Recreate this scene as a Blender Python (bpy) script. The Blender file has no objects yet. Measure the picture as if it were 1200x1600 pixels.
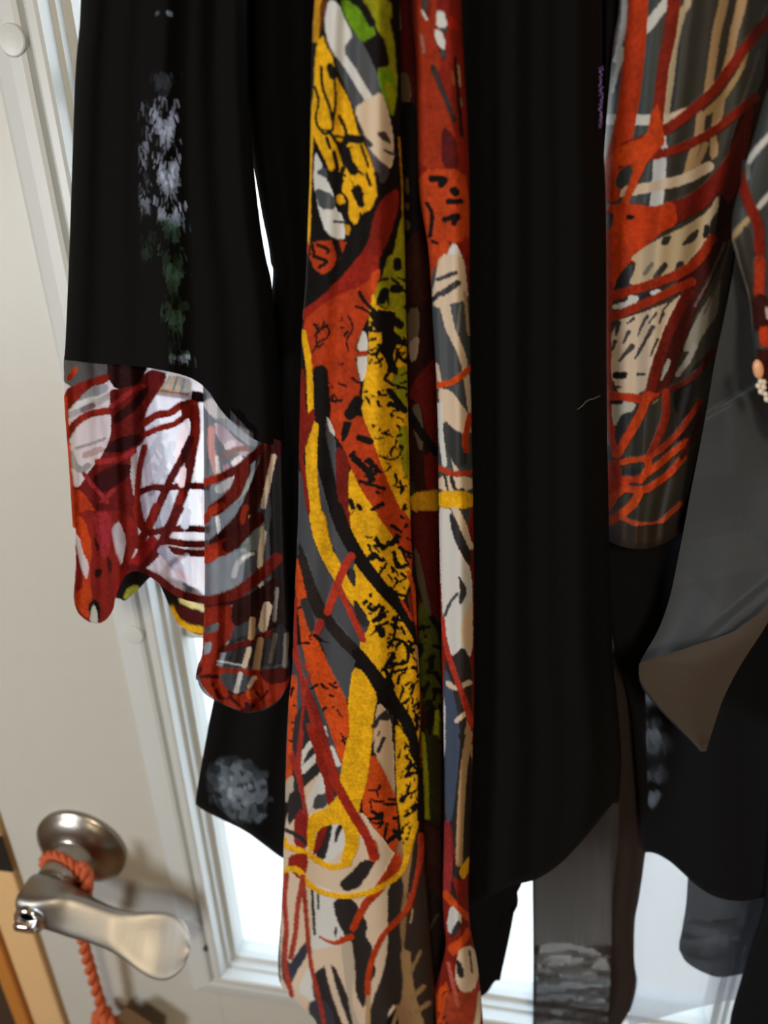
import bpy, math, random
import numpy as np

# ------------------------------------------------------------------ camera
F = 1200.0                                   # focal length in pixels of a 1200 x 1600 frame
CAM_H = 1.57
TH, RO, YAW = math.radians(25), math.radians(2.1), math.radians(11)
fw = np.array([0, math.cos(TH), -math.sin(TH)])
U0 = np.array([0, math.sin(TH), math.cos(TH)])
X0 = np.array([1., 0, 0])
rt = math.cos(RO) * X0 - math.sin(RO) * U0
up = math.sin(RO) * X0 + math.cos(RO) * U0
CO = np.array([0, 0, CAM_H])
sc = bpy.context.scene
C = sc.collection
cam_d = bpy.data.cameras.new('camera')
cam = bpy.data.objects.new('camera', cam_d)
C.objects.link(cam)
from mathutils import Matrix, Vector
cam.matrix_world = Matrix(((rt[0], up[0], -fw[0], 0), (rt[1], up[1], -fw[1], 0), (rt[2], up[2], -fw[2], CAM_H), (0, 0, 0, 1)))
cam_d.sensor_fit = 'VERTICAL'
cam_d.sensor_height = 24
cam_d.lens = 18
cam_d.clip_start = .02
cam_d.dof.use_dof = True
cam_d.dof.focus_distance = .44
cam_d.dof.aperture_fstop = 3.6
sc.camera = cam

# ------------------------------------------------------------------ room frame: u along the door, d out of the door into the room
EU = np.array([math.cos(YAW), -math.sin(YAW), 0])
EN = np.array([math.sin(YAW), math.cos(YAW), 0])
OO = np.array([0, .5, CAM_H])
def W(u, z, d):
    return OO + EU * u + np.array([0, 0, z]) - EN * d
def Wn(u, z, d):
    u, z, d = np.broadcast_arrays(np.asarray(u, float), np.asarray(z, float), np.asarray(d, float))
    return OO + u[..., None] * EU - d[..., None] * EN + z[..., None] * np.array([0, 0, 1.])
def ray_to(px, py, d):
    """points at distance d in front of the door plane"""
    px, py, d = np.broadcast_arrays(np.asarray(px, float), np.asarray(py, float), np.asarray(d, float))
    r = fw + ((px - 600) / F)[..., None] * rt - ((py - 800) / F)[..., None] * up
    t = ((OO - CO) @ EN - d) / (r @ EN)
    return CO + r * t[..., None]

# ------------------------------------------------------------------ world, lights, exposure
w = bpy.data.worlds.new('sky'); sc.world = w; w.use_nodes = True
nt = w.node_tree; bg = nt.nodes['Background']
tc = nt.nodes.new('ShaderNodeTexCoord'); sep = nt.nodes.new('ShaderNodeSeparateXYZ'); rmp = nt.nodes.new('ShaderNodeValToRGB')
nt.links.new(tc.outputs['Generated'], sep.inputs[0]); nt.links.new(sep.outputs[2], rmp.inputs[0]); nt.links.new(rmp.outputs[0], bg.inputs[0])
rmp.color_ramp.elements[0].position = .0; rmp.color_ramp.elements[0].color = (1, .95, .985, 1)
rmp.color_ramp.elements[1].position = .6; rmp.color_ramp.elements[1].color = (.72, .84, 1, 1)
bg.inputs[1].default_value = 4.6
sc.view_settings.view_transform = 'Standard'
sc.view_settings.look = 'None'
sc.view_settings.gamma = 1
sc.view_settings.use_curve_mapping = False
sc.view_settings.exposure = 0

def area(name, pos, target, size, power, col, sy=None):
    l = bpy.data.lights.new(name, 'AREA'); l.energy = power; l.color = col; l.size = size
    if sy: l.shape = 'RECTANGLE'; l.size_y = sy
    o = bpy.data.objects.new(name, l); C.objects.link(o); o.location = pos
    o.rotation_euler = (Vector(target) - Vector(pos)).to_track_quat('-Z', 'Y').to_euler()
    return o
HND = W(-.32, -.62, 0)
area('room_window_light', W(-1.05, -.12, 1.2), HND, .32, 14, (.93, .96, 1.0), .5)
area('ceiling_lamp_light', W(.35, .80, 2.0), W(.05, -.4, .1), .3, 21, (1.0, .84, .62))

# ------------------------------------------------------------------ helpers
def lin(c):
    c = np.asarray(c, float) / 255
    return np.where(c <= .04045, c / 12.92, ((c + .055) / 1.055) ** 2.4)
def setp(o, label=None, cat=None, group=None, kind=None):
    if label: o['label'] = label
    if cat: o['category'] = cat
    if group: o['group'] = group
    if kind: o['kind'] = kind
    return o
ROOT = {}
def empty(name, loc, label=None, cat=None, kind=None):
    o = bpy.data.objects.new(name, None); C.objects.link(o); o.location = loc; o.empty_display_size = .02
    ROOT[o.name] = np.array(loc, float)
    return setp(o, label, cat, None, kind)
def mesh(name, V, faces, mat, parent=None, col=None, smooth=True, origin=None):
    """faces: (n,4) array or list of tuples; V world coordinates"""
    V = np.asarray(V, float).reshape(-1, 3)
    if parent is not None: base = ROOT[parent.name]
    else: base = np.array(origin, float) if origin is not None else np.array([V[:, 0].mean(), V[:, 1].mean(), V[:, 2].min()])
    me = bpy.data.meshes.new(name)
    if isinstance(faces, np.ndarray):
        n, k = faces.shape
        me.vertices.add(len(V)); me.vertices.foreach_set('co', (V - base).ravel().astype('f4'))
        me.loops.add(n * k); me.loops.foreach_set('vertex_index', faces.ravel().astype('i4'))
        me.polygons.add(n); me.polygons.foreach_set('loop_start', np.arange(0, n * k, k, dtype='i4'))
        me.update(calc_edges=True)
    else:
        me.from_pydata([tuple(p) for p in V - base], [], faces); me.update()
    if smooth: me.polygons.foreach_set('use_smooth', np.ones(len(me.polygons), dtype=bool))
    if col is not None:
        a = me.color_attributes.new('print', 'FLOAT_COLOR', 'POINT'); a.data.foreach_set('color', col.ravel().astype('f4'))
    if mat: me.materials.append(mat)
    o = bpy.data.objects.new(name, me); C.objects.link(o)
    if parent is not None:
        o.parent = parent; ROOT[o.name] = base
    else:
        o.location = base; ROOT[o.name] = base
    return o
def grid_faces(ny, nx, wrap=False):
    i = np.arange(ny - 1)[:, None]; j = np.arange(nx - (0 if wrap else 1))[None, :]
    j2 = (j + 1) % nx
    a = i * nx + j; b = i * nx + j2; c = (i + 1) * nx + j2; d = (i + 1) * nx + j
    return np.stack([a, d, c, b], -1).reshape(-1, 4)
def box_uzd(u0, u1, z0, z1, d0, d1, bev=0.0):
    """box in door coordinates, bevelled edges; returns V,faces"""
    if bev <= 0:
        P = [(u, z, d) for d in (d0, d1) for z in (z0, z1) for u in (u0, u1)]
        V = [W(*p) for p in P]
        return V, [(0, 2, 3, 1), (4, 5, 7, 6), (0, 1, 5, 4), (2, 6, 7, 3), (0, 4, 6, 2), (1, 3, 7, 5)]
    import bmesh
    bm = bmesh.new()
    vs = [bm.verts.new((u, z, d)) for d in (d0, d1) for z in (z0, z1) for u in (u0, u1)]
    for f in [(0, 2, 3, 1), (4, 5, 7, 6), (0, 1, 5, 4), (2, 6, 7, 3), (0, 4, 6, 2), (1, 3, 7, 5)]: bm.faces.new([vs[i] for i in f])
    bmesh.ops.recalc_face_normals(bm, faces=bm.faces)
    bmesh.ops.bevel(bm, geom=bm.edges[:], offset=bev, segments=2, affect='EDGES', profile=.6)
    bm.verts.index_update()
    V = [W(*v.co) for v in bm.verts]; fs = [tuple(v.index for v in f.verts) for f in bm.faces]
    bm.free(); return V, fs
def box(name, mat, parent, *a, bev=0.0, origin=None):
    V, f = box_uzd(*a, bev=bev)
    return mesh(name, V, f, mat, parent, smooth=False, origin=origin)
def merge(parts):
    V = []; Fc = []
    for v, f in parts:
        k = len(V); V += [tuple(p) for p in v]; Fc += [tuple(int(i) + k for i in q) for q in f]
    return V, Fc
def catmull(P, n=6):
    P = np.asarray(P, float)
    if len(P) < 3: return P
    Q = np.vstack([2 * P[0] - P[1], P, 2 * P[-1] - P[-2]]); out = []
    for i in range(1, len(Q) - 2):
        p0, p1, p2, p3 = Q[i - 1:i + 3]
        for t in np.linspace(0, 1, n, endpoint=False):
            out.append(.5 * ((2 * p1) + (-p0 + p2) * t + (2 * p0 - 5 * p1 + 4 * p2 - p3) * t * t + (-p0 + 3 * p1 - 3 * p2 + p3) * t ** 3))
    out.append(P[-1]); return np.array(out)
def tube(path, rad, n=12, caps=True, flat=(1, 1), ref=None):
    """sweep an ellipse along world path; rad scalar or list"""
    P = np.asarray(path, float); m = len(P); rad = np.broadcast_to(np.asarray(rad, float), (m,)) if np.ndim(rad) < 2 else rad
    T = np.gradient(P, axis=0); T /= np.linalg.norm(T, axis=1)[:, None]
    r0 = np.array([0, 0, 1.]) if ref is None else np.asarray(ref, float)
    V = []
    a = np.linspace(0, 2 * math.pi, n, endpoint=False)
    prev = None
    for i in range(m):
        s = r0 if prev is None else prev
        s = s - T[i] * (s @ T[i])
        if np.linalg.norm(s) < 1e-6: s = np.cross(T[i], [1, 0, 0])
        s /= np.linalg.norm(s); prev = s; b = np.cross(T[i], s)
        ra, rb = (rad[i], rad[i]) if np.ndim(rad[i]) == 0 else rad[i]
        for t in a: V.append(P[i] + s * math.cos(t) * ra * flat[0] + b * math.sin(t) * rb * flat[1])
    Fc = [tuple(q) for q in grid_faces(m, n, True)]
    if caps: Fc += [tuple(range(n)), tuple(range(m * n - 1, m * n - n - 1, -1))]
    return V, Fc

# ------------------------------------------------------------------ materials
def new_mat(name):
    m = bpy.data.materials.new(name); m.use_nodes = True
    return m, m.node_tree, m.node_tree.nodes['Principled BSDF'], m.node_tree.nodes['Material Output']
def simple(name, rgb, rough=.5, metal=0, bump=0, bscale=200, vary=0, coat=0, spec=.5):
    m, t, p, o = new_mat(name); c = lin(rgb)
    p.inputs['Base Color'].default_value = (*c, 1); p.inputs['Roughness'].default_value = rough; p.inputs['Metallic'].default_value = metal
    p.inputs['Specular IOR Level'].default_value = spec
    if vary or bump:
        tx = t.nodes.new('ShaderNodeTexCoord'); n = t.nodes.new('ShaderNodeTexNoise'); n.inputs['Scale'].default_value = bscale; n.inputs['Detail'].default_value = 4
        t.links.new(tx.outputs['Object'], n.inputs['Vector'])
        if vary:
            mx = t.nodes.new('ShaderNodeMixRGB'); mx.inputs[1].default_value = (*(c * (1 - vary)), 1); mx.inputs[2].default_value = (*np.minimum(c * (1 + vary), 1), 1)
            t.links.new(n.outputs[0], mx.inputs[0]); t.links.new(mx.outputs[0], p.inputs['Base Color'])
        if bump:
            b = t.nodes.new('ShaderNodeBump'); b.inputs['Strength'].default_value = bump; b.inputs['Distance'].default_value = .001
            t.links.new(n.outputs[0], b.inputs['Height']); t.links.new(b.outputs[0], p.inputs['Normal'])
    return m
def fabric(name, transp=.3, transl=.3, tint=.5, pile_transl=.06, sheen=.25, mode='print'):
    """printed burn-out fabric. attribute rgb = dye, alpha = pile (1 velvet, 0 sheer ground)"""
    m, t, p, o = new_mat(name); N = t.nodes.new; L = t.links.new
    at = N('ShaderNodeAttribute'); at.attribute_name = 'print'; at.attribute_type = 'GEOMETRY'
    tx = N('ShaderNodeTexCoord'); n = N('ShaderNodeTexNoise'); n.inputs['Scale'].default_value = 900; n.inputs['Detail'].default_value = 3
    L(tx.outputs['Object'], n.inputs['Vector'])
    n2 = N('ShaderNodeTexNoise'); n2.inputs['Scale'].default_value = 90; n2.inputs['Detail'].default_value = 4; L(tx.outputs['Object'], n2.inputs['Vector'])
    n3 = N('ShaderNodeTexNoise'); n3.inputs['Scale'].default_value = 420; n3.inputs['Detail'].default_value = 2; L(tx.outputs['Object'], n3.inputs['Vector'])
    av = N('ShaderNodeMath'); av.operation = 'ADD'; L(n2.outputs[0], av.inputs[0]); L(n3.outputs[0], av.inputs[1])
    mr = N('ShaderNodeMapRange'); mr.inputs[1].default_value = .6; mr.inputs[2].default_value = 1.4; mr.inputs[3].default_value = .62; mr.inputs[4].default_value = 1.4; L(av.outputs[0], mr.inputs[0])
    ml = N('ShaderNodeVectorMath'); ml.operation = 'SCALE'; L(at.outputs['Color'], ml.inputs[0]); L(mr.outputs[0], ml.inputs['Scale'])
    bp = N('ShaderNodeBump'); bp.inputs['Distance'].default_value = .0007; bp.inputs['Strength'].default_value = .6; L(n.outputs[0], bp.inputs['Height'])
    L(ml.outputs[0], p.inputs['Base Color']); p.inputs['Roughness'].default_value = .75; p.inputs['Specular IOR Level'].default_value = .12
    p.inputs['Sheen Weight'].default_value = sheen; p.inputs['Sheen Roughness'].default_value = .35; L(ml.outputs[0], p.inputs['Sheen Tint']); L(bp.outputs[0], p.inputs['Normal'])
    tlv = N('ShaderNodeBsdfTranslucent'); L(ml.outputs[0], tlv.inputs[0])
    pv = N('ShaderNodeMixShader'); pv.inputs[0].default_value = pile_transl; L(p.outputs[0], pv.inputs[1]); L(tlv.outputs[0], pv.inputs[2])
    # sheer ground
    p2 = N('ShaderNodeBsdfPrincipled'); L(at.outputs['Color'], p2.inputs['Base Color']); p2.inputs['Roughness'].default_value = .5; p2.inputs['Specular IOR Level'].default_value = .35
    tl = N('ShaderNodeBsdfTranslucent'); L(at.outputs['Color'], tl.inputs[0])
    a1 = N('ShaderNodeMixShader'); a1.inputs[0].default_value = transl; L(p2.outputs[0], a1.inputs[1]); L(tl.outputs[0], a1.inputs[2])
    tr = N('ShaderNodeBsdfTransparent'); mx = N('ShaderNodeMixRGB'); mx.inputs[0].default_value = tint; mx.inputs[1].default_value = (1, 1, 1, 1); L(at.outputs['Color'], mx.inputs[2]); L(mx.outputs[0], tr.inputs[0])
    a2 = N('ShaderNodeMixShader'); a2.inputs[0].default_value = transp; L(a1.outputs[0], a2.inputs[1]); L(tr.outputs[0], a2.inputs[2])
    fin = N('ShaderNodeMixShader'); L(at.outputs['Alpha'], fin.inputs[0]); L(a2.outputs[0], fin.inputs[1]); L(pv.outputs[0], fin.inputs[2])
    L(fin.outputs[0], o.inputs['Surface'])
    return m
def black_velvet(name, rgb, thin=.3, sheen=.05, tr_col=(.85, .88, .95, 1)):
    """plain velvet; attribute alpha = how threadbare (1 lets light through)"""
    m, t, p, o = new_mat(name); N = t.nodes.new; L = t.links.new; c = lin(rgb)
    p.inputs['Base Color'].default_value = (*c, 1); p.inputs['Roughness'].default_value = .9; p.inputs['Specular IOR Level'].default_value = .12
    p.inputs['Sheen Weight'].default_value = sheen; p.inputs['Sheen Roughness'].default_value = .4; p.inputs['Sheen Tint'].default_value = (*np.minimum(c * 8, 1), 1)
    tx = N('ShaderNodeTexCoord'); n = N('ShaderNodeTexNoise'); n.inputs['Scale'].default_value = 1100; n.inputs['Detail'].default_value = 4; L(tx.outputs['Object'], n.inputs['Vector'])
    bp = N('ShaderNodeBump'); bp.inputs['Distance'].default_value = .0006; bp.inputs['Strength'].default_value = .7; L(n.outputs[0], bp.inputs['Height']); L(bp.outputs[0], p.inputs['Normal'])
    at = N('ShaderNodeAttribute'); at.attribute_name = 'print'; at.attribute_type = 'GEOMETRY'
    tr = N('ShaderNodeBsdfTransparent'); tr.inputs[0].default_value = tr_col
    mu = N('ShaderNodeMath'); mu.operation = 'MULTIPLY'; mu.inputs[1].default_value = thin; L(at.outputs['Alpha'], mu.inputs[0])
    mx = N('ShaderNodeMixShader'); L(mu.outputs[0], mx.inputs[0]); L(p.outputs[0], mx.inputs[1]); L(tr.outputs[0], mx.inputs[2]); L(mx.outputs[0], o.inputs['Surface'])
    return m
def sheer(name, rgb, transp, transl=.3, tint=.6):
    m, t, p, o = new_mat(name); N = t.nodes.new; L = t.links.new; c = lin(rgb)
    p.inputs['Base Color'].default_value = (*c, 1); p.inputs['Roughness'].default_value = .6; p.inputs['Specular IOR Level'].default_value = .25
    p.inputs['Sheen Weight'].default_value = .15
    tx = N('ShaderNodeTexCoord'); wv = N('ShaderNodeTexNoise'); wv.inputs['Scale'].default_value = 700; L(tx.outputs['Object'], wv.inputs['Vector'])
    bp = N('ShaderNodeBump'); bp.inputs['Distance'].default_value = .0004; bp.inputs['Strength'].default_value = .5; L(wv.outputs[0], bp.inputs['Height']); L(bp.outputs[0], p.inputs['Normal'])
    tl = N('ShaderNodeBsdfTranslucent'); tl.inputs[0].default_value = (*c, 1)
    a = N('ShaderNodeMixShader'); a.inputs[0].default_value = transl; L(p.outputs[0], a.inputs[1]); L(tl.outputs[0], a.inputs[2])
    tr = N('ShaderNodeBsdfTransparent'); k = 1 - tint + tint * c; tr.inputs[0].default_value = (*k, 1)
    b = N('ShaderNodeMixShader'); b.inputs[0].default_value = transp; L(a.outputs[0], b.inputs[1]); L(tr.outputs[0], b.inputs[2]); L(b.outputs[0], o.inputs['Surface'])
    return m
M_door = simple('white_door_paint', (186, 187, 180), .42, bump=.15, bscale=60, vary=.03)
M_plast = simple('white_moulded_frame', (192, 197, 197), .38, bump=.08, bscale=90)
M_tan = simple('tan_jamb_paint', (214, 178, 128), .5, vary=.06, bscale=20)
M_wood = simple('orange_brown_wood', (178, 116, 50), .4, vary=.18, bscale=30)
M_wall = simple('dark_brown_wall', (58, 42, 24), .7, vary=.1, bscale=15)
M_room = simple('warm_room_plaster', (196, 182, 158), .85, bump=.2, bscale=40, vary=.04)
M_floor = simple('oak_floor', (128, 92, 60), .45, vary=.2, bscale=9)
M_nick = simple('brushed_nickel', (160, 154, 145), .28, 1, bump=.12, bscale=300)
M_lev = simple('satin_nickel', (146, 143, 137), .44, 1, bump=.1, bscale=300)
M_chr = simple('polished_chrome', (225, 225, 228), .08, 1)
M_dark = simple('dark_gap_metal', (46, 44, 40), .5, .5)
M_cord = simple('orange_yarn', (184, 84, 44), .8, bump=.8, bscale=500, vary=.25)
M_tag = simple('brown_leather', (104, 78, 52), .6, bump=.4, bscale=120, vary=.15)
M_conc = simple('pale_paving', (200, 196, 188), .9, bump=.4, bscale=30, vary=.08)
M_leaf = simple('leaf_green', (128, 158, 104), .6, vary=.3, bscale=5)
M_bark = simple('bark', (90, 72, 56), .9, vary=.2, bscale=20)
M_bead = simple('peach_bead', (226, 170, 130), .25, coat=1)
M_bead2 = simple('cream_bead', (214, 204, 190), .3)
M_thread = simple('pale_thread', (120, 120, 118), .8)
def glass_mat():
    m, t, p, o = new_mat('window_glass'); N = t.nodes.new
    tr = N('ShaderNodeBsdfTransparent'); tr.inputs[0].default_value = (.95, .97, .96, 1)
    g = N('ShaderNodeBsdfGlossy'); g.inputs['Roughness'].default_value = .02
    mx = N('ShaderNodeMixShader'); mx.inputs[0].default_value = .035
    t.links.new(tr.outputs[0], mx.inputs[1]); t.links.new(g.outputs[0], mx.inputs[2]); t.links.new(mx.outputs[0], o.inputs['Surface'])
    return m
M_glass = glass_mat()
M_scarf = fabric('silk_velvet_scarf_print', 0.0, .25, .4, .05, .10)
M_cuffm = fabric('sheer_burnout_cuff', .58, .5, .30, .28, .12)
M_cuffin = fabric('sheer_burnout_lining', .70, .5, .25, .2, .2)
M_flap = fabric('sheer_burnout_flap', .16, .3, .4, .10, .12)
M_cuff2 = fabric('burnout_sleeve', .12, .25, .5, .05, .10)
M_vel = black_velvet('black_velvet', (8, 8, 9), .42)
M_velB = black_velvet('blue_black_velvet', (17, 19, 24), .10)
M_shb = sheer('brown_black_sheer', (50, 42, 40), .06, .3, .5)
M_shw = sheer('fine_grey_voile', (140, 141, 146), .38, .5, .3)
M_shd = black_velvet('smoky_voile', (46, 49, 56), .22)
M_shk = black_velvet('brown_black_veil', (44, 36, 33), .22, tr_col=(1, .93, .88, 1))
M_chif = sheer('charcoal_chiffon', (70, 74, 78), .04, .25, .5)

# ------------------------------------------------------------------ textile print drawing (dye and pile per point of the cloth)
def dye(c):
    L = lin(c); mx = max(L.max(), 1e-6); sat = 1 - L.min() / mx
    if sat > .6: return L * (1 - .34 * sat)
    return L * (.72 if mx < .20 else 1)
class Print:
    def __init__(s, base, pile, k=1.08): s.k = k; s.base = (dye(base), pile); s.sh = []; s.f = (0, 0, 1)
    def fr(s, ox, oy, k): s.f = (ox, oy, k); return s
    def tf(s, pts):
        P = np.asarray(pts, float).reshape(-1, 2); return P / s.f[2] + np.array(s.f[:2])
    def P(s, col, pile, *pts, sm=True):
        Q = s.tf(pts)
        if sm:
            A = Q; B = np.roll(Q, -1, 0); Q = np.stack([A * .8 + B * .2, A * .2 + B * .8], 1).reshape(-1, 2)
        s.sh.append(('p', dye(col), pile, Q)); return s
    def L(s, col, pile, wd, *pts, w2=None):
        wd = wd * s.k; w2 = None if w2 is None else w2 * s.k; Q = catmull(s.tf(pts), 5); w1 = wd / s.f[2] / 2; w2_ = (w2 if w2 is not None else wd) / s.f[2] / 2
        s.sh.append(('l', dye(col), pile, Q, np.linspace(w1, w2_, len(Q)))); return s
    def S(s, col, pile, n, size, seed, *pts, ang=None):
        """scattered ink marks inside a region"""
        Q = s.tf(pts); R = random.Random(seed); lo = Q.min(0); hi = Q.max(0); k = 0; size = size / s.f[2]; n = int(n * .42)
        while k < n:
            p = np.array([R.uniform(lo[0], hi[0]), R.uniform(lo[1], hi[1])]); k += 1
            if not inside(Q, p[None, 0], p[None, 1])[0]: continue
            a = R.uniform(0, math.pi) if ang is None else ang + R.uniform(-.5, .5); r = size * R.uniform(.35, .8); l = r * R.uniform(.4, 3.2)
            b = a + R.uniform(-1, 1)
            pp = np.array([p, p + l * np.array([math.cos(a), math.sin(a)]), p + l * np.array([math.cos(a), math.sin(a)]) + l * .7 * np.array([math.cos(b), math.sin(b)])])
            s.sh.append(('l', dye(col), pile, pp, np.array([r, r * .8, r * .4]) * .6))
        return s
    def eval(s, X, Y, wob=.9):
        return sum(s.eval1(X + dx, Y + dy, wob) for dx, dy in ((-.95, -.4), (.4, -.95), (.95, .4), (-.4, .95), (0, 0))) / 5
    def eval1(s, X, Y, wob=.9):
        X = X.ravel().copy(); Y = Y.ravel().copy(); R = np.random.RandomState(4); x0 = X.copy(); y0 = Y.copy()
        for _ in range(7):
            a, b = R.uniform(-1, 1, 2); k = R.uniform(.35, 1.5) / math.hypot(a, b); ph = R.uniform(0, 6)
            X += wob * .24 * np.sin(k * (a * x0 + b * y0) + ph); Y += wob * .24 * np.sin(k * (b * x0 - a * y0) + ph * 2)
        out = np.empty((len(X), 4)); out[:, :3] = s.base[0]; out[:, 3] = s.base[1]
        for h in s.sh:
            Q = h[3]; pad = h[4].max() + 1 if h[0] == 'l' else 0; lo = Q.min(0) - pad; hi = Q.max(0) + pad
            idx = np.nonzero((X > lo[0]) & (X < hi[0]) & (Y > lo[1]) & (Y < hi[1]))[0]
            if not len(idx): continue
            x = X[idx]; y = Y[idx]
            if h[0] == 'p': m = inside(Q, x, y)
            else:
                m = np.zeros(len(x), bool); wd = h[4]
                for i in range(len(Q) - 1):
                    a = Q[i]; b = Q[i + 1]; v = b - a; q = v @ v + 1e-9
                    t = np.clip(((x - a[0]) * v[0] + (y - a[1]) * v[1]) / q, 0, 1)
                    dx = x - a[0] - t * v[0]; dy = y - a[1] - t * v[1]; ww = wd[i] + (wd[i + 1] - wd[i]) * t
                    m |= dx * dx + dy * dy < ww * ww
            out[idx[m], :3] = h[1]; out[idx[m], 3] = h[2]
        return out
def inside(Q, x, y):
    r = np.zeros(len(x), bool); n = len(Q)
    for i in range(n):
        x1, y1 = Q[i]; x2, y2 = Q[(i + 1) % n]
        if y1 == y2: continue
        c = (y1 > y) != (y2 > y); r ^= c & (x < (x2 - x1) * (y - y1) / (y2 - y1) + x1)
    return r

def curve(pts):
    P = np.asarray(pts, float).reshape(-1, 2)
    Q = catmull(P[:, ::-1], 8)          # columns y, x
    o = np.argsort(Q[:, 0]); yy = Q[o, 0]; xx = Q[o, 1]
    return lambda y: np.interp(y, yy, xx)
def sheet(name, Lp, Rp, hem, depth, mat, parent, nx, ny, top=-150, pr=None, pile_h=0.0, wob=.9, back=False, roll=0.0, **kw):
    """a hanging cloth: side curves Lp,Rp (x at y), hem curve (y at x), depth(s,y) in front of the door"""
    Lf, Rf = curve(Lp), curve(Rp)
    h = np.asarray(hem, float).reshape(-1, 2); hs = (h[:, 0] - Lf(h[:, 1])) / (Rf(h[:, 1]) - Lf(h[:, 1]))
    if len(h) > 2:
        hc = catmull(np.stack([hs, h[:, 1]], 1), 8); o = np.argsort(hc[:, 0], kind='stable'); hs, hy = hc[o, 0], hc[o, 1]
    else: hy = h[:, 1]
    s = np.linspace(0, 1, nx); v = np.linspace(0, 1, ny)[:, None]
    yb = np.interp(s, hs, hy)[None, :]
    tp = top if not callable(top) else top(s)[None, :]
    y = tp + v * (yb - tp); S = np.broadcast_to(s[None, :], y.shape); x = Lf(y) + S * (Rf(y) - Lf(y))
    d = depth(S, y)
    if roll:                                     # turned hem
        d = d - roll * np.clip((y - yb + 12) / 12, 0, 1) ** 2
    V = ray_to(x, y, d)
    col = None
    if pr is not None: col = pr.eval(x, y, wob).reshape(y.shape + (4,))
    if pile_h and col is not None:
        a = col[..., 3]; V = V - EN * (a * pile_h)[..., None]
    if col is None:
        col = np.zeros(y.shape + (4,))
    f = grid_faces(ny, nx)
    return mesh(name, V.reshape(-1, 3), f, mat, parent, col.reshape(-1, 4))
def dome(d0, b, folds=()):
    """d0 base offset, b bulge, folds: (amp, cycles, phase, drift)"""
    def f(s, y):
        r = d0 + b * np.sqrt(np.clip(1 - (2 * s - 1) ** 2, 0, 1))
        for a, k, ph, dr in folds: r = r + a * np.sin(k * 2 * math.pi * s + ph + dr * y / 400)
        return r
    return f

# ------------------------------------------------------------------ dyes
YE=(255,194,24); YD=(220,160,24); OR=(196,66,24); OB=(222,84,26); RD=(140,34,20); RM=(84,20,18); CRM=(160,44,52)
GR=(160,162,22); GB=(116,168,22); BK=(18,15,15); GY=(82,87,95); GD=(50,50,53); WH=(216,218,216); CR=(220,200,176); TN=(206,170,126)
NV=(74,90,116)

# ================================================================== STRUCTURE: room and door
def wall_piece(name, *a, mat=M_wall, parent=None): return box(name, mat, parent, *a)
ZF = -CAM_H
r_wf = empty('wall_front', W(-.6, ZF, -.02), 'dark brown wall surface left of the white door frame', None, 'structure')
box('wall_panel', M_wall, r_wf, -1.9, -.47, ZF, 1.0, -.10, -.005)
box('wall_panel', M_room, r_wf, .60, 1.9, ZF, 1.0, -.10, -.005)
box('wall_panel', M_room, r_wf, -.47, .60, .52, 1.0, -.10, -.005)
setp(box('wall_left', M_room, None, -1.95, -1.9, ZF, 1.0, -.1, 2.6), kind='structure')
setp(box('wall_right', M_room, None, 1.9, 1.95, ZF, 1.0, -.1, 2.6), kind='structure')
setp(box('wall_back', M_room, None, -1.95, 1.95, ZF, 1.0, 2.6, 2.65), kind='structure')
setp(box('ceiling', M_room, None, -1.95, 1.95, 1.0, 1.05, -.1, 2.65), kind='structure')
setp(box('floor', M_floor, None, -1.95, 1.95, ZF - .05, ZF, -.1, 2.65), kind='structure')
t1 = empty('trim_1', W(-.43, ZF, 0), 'tan painted door jamb with an orange-brown wooden edge left of the door', None, 'structure')
box('jamb', M_tan, t1, -.450, -.4085, ZF, .50, -.09, .004, bev=.003)
box('casing_edge', M_wood, t1, -.470, -.4505, ZF, .52, -.09, .010, bev=.004)
box('door_stop', M_dark, t1, -.4084, -.395, ZF, .50, -.09, -.050)
box('strike_plate', M_dark, t1, -.425, -.4065, -.665, -.615, .0035, .006, bev=.001)
t2 = empty('trim_2', W(.56, ZF, 0), 'white door jamb on the hinge side behind the hanging clothes', None, 'structure')
box('jamb', M_door, t2, .524, .60, ZF, .50, -.09, .006, bev=.003)
t3 = empty('trim_3', W(.06, .5, 0), 'white head jamb above the door', None, 'structure')
box('jamb', M_door, t3, -.45, .60, .502, .52, -.09, .006, bev=.003)

DU0, DU1, GU0, GU1, GZ0, GZ1 = -.4035, .518, -.190, .3065, -.777, .32
door = empty('door_1', W(DU0, ZF, 0), 'white painted door with a large glazed light and nickel lever', None, 'structure')
V, f = merge([box_uzd(DU0, GU0 - .012, ZF + .01, .495, -.045, 0, .0015), box_uzd(GU1 + .012, DU1, ZF + .01, .495, -.045, 0, .0015),
              box_uzd(GU0 - .012, GU1 + .012, ZF + .01, GZ0 - .012, -.045, 0), box_uzd(GU0 - .012, GU1 + .012, GZ1 + .012, .495, -.045, 0)])
mesh('door_slab', V, f, M_door, door, smooth=False)
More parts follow.
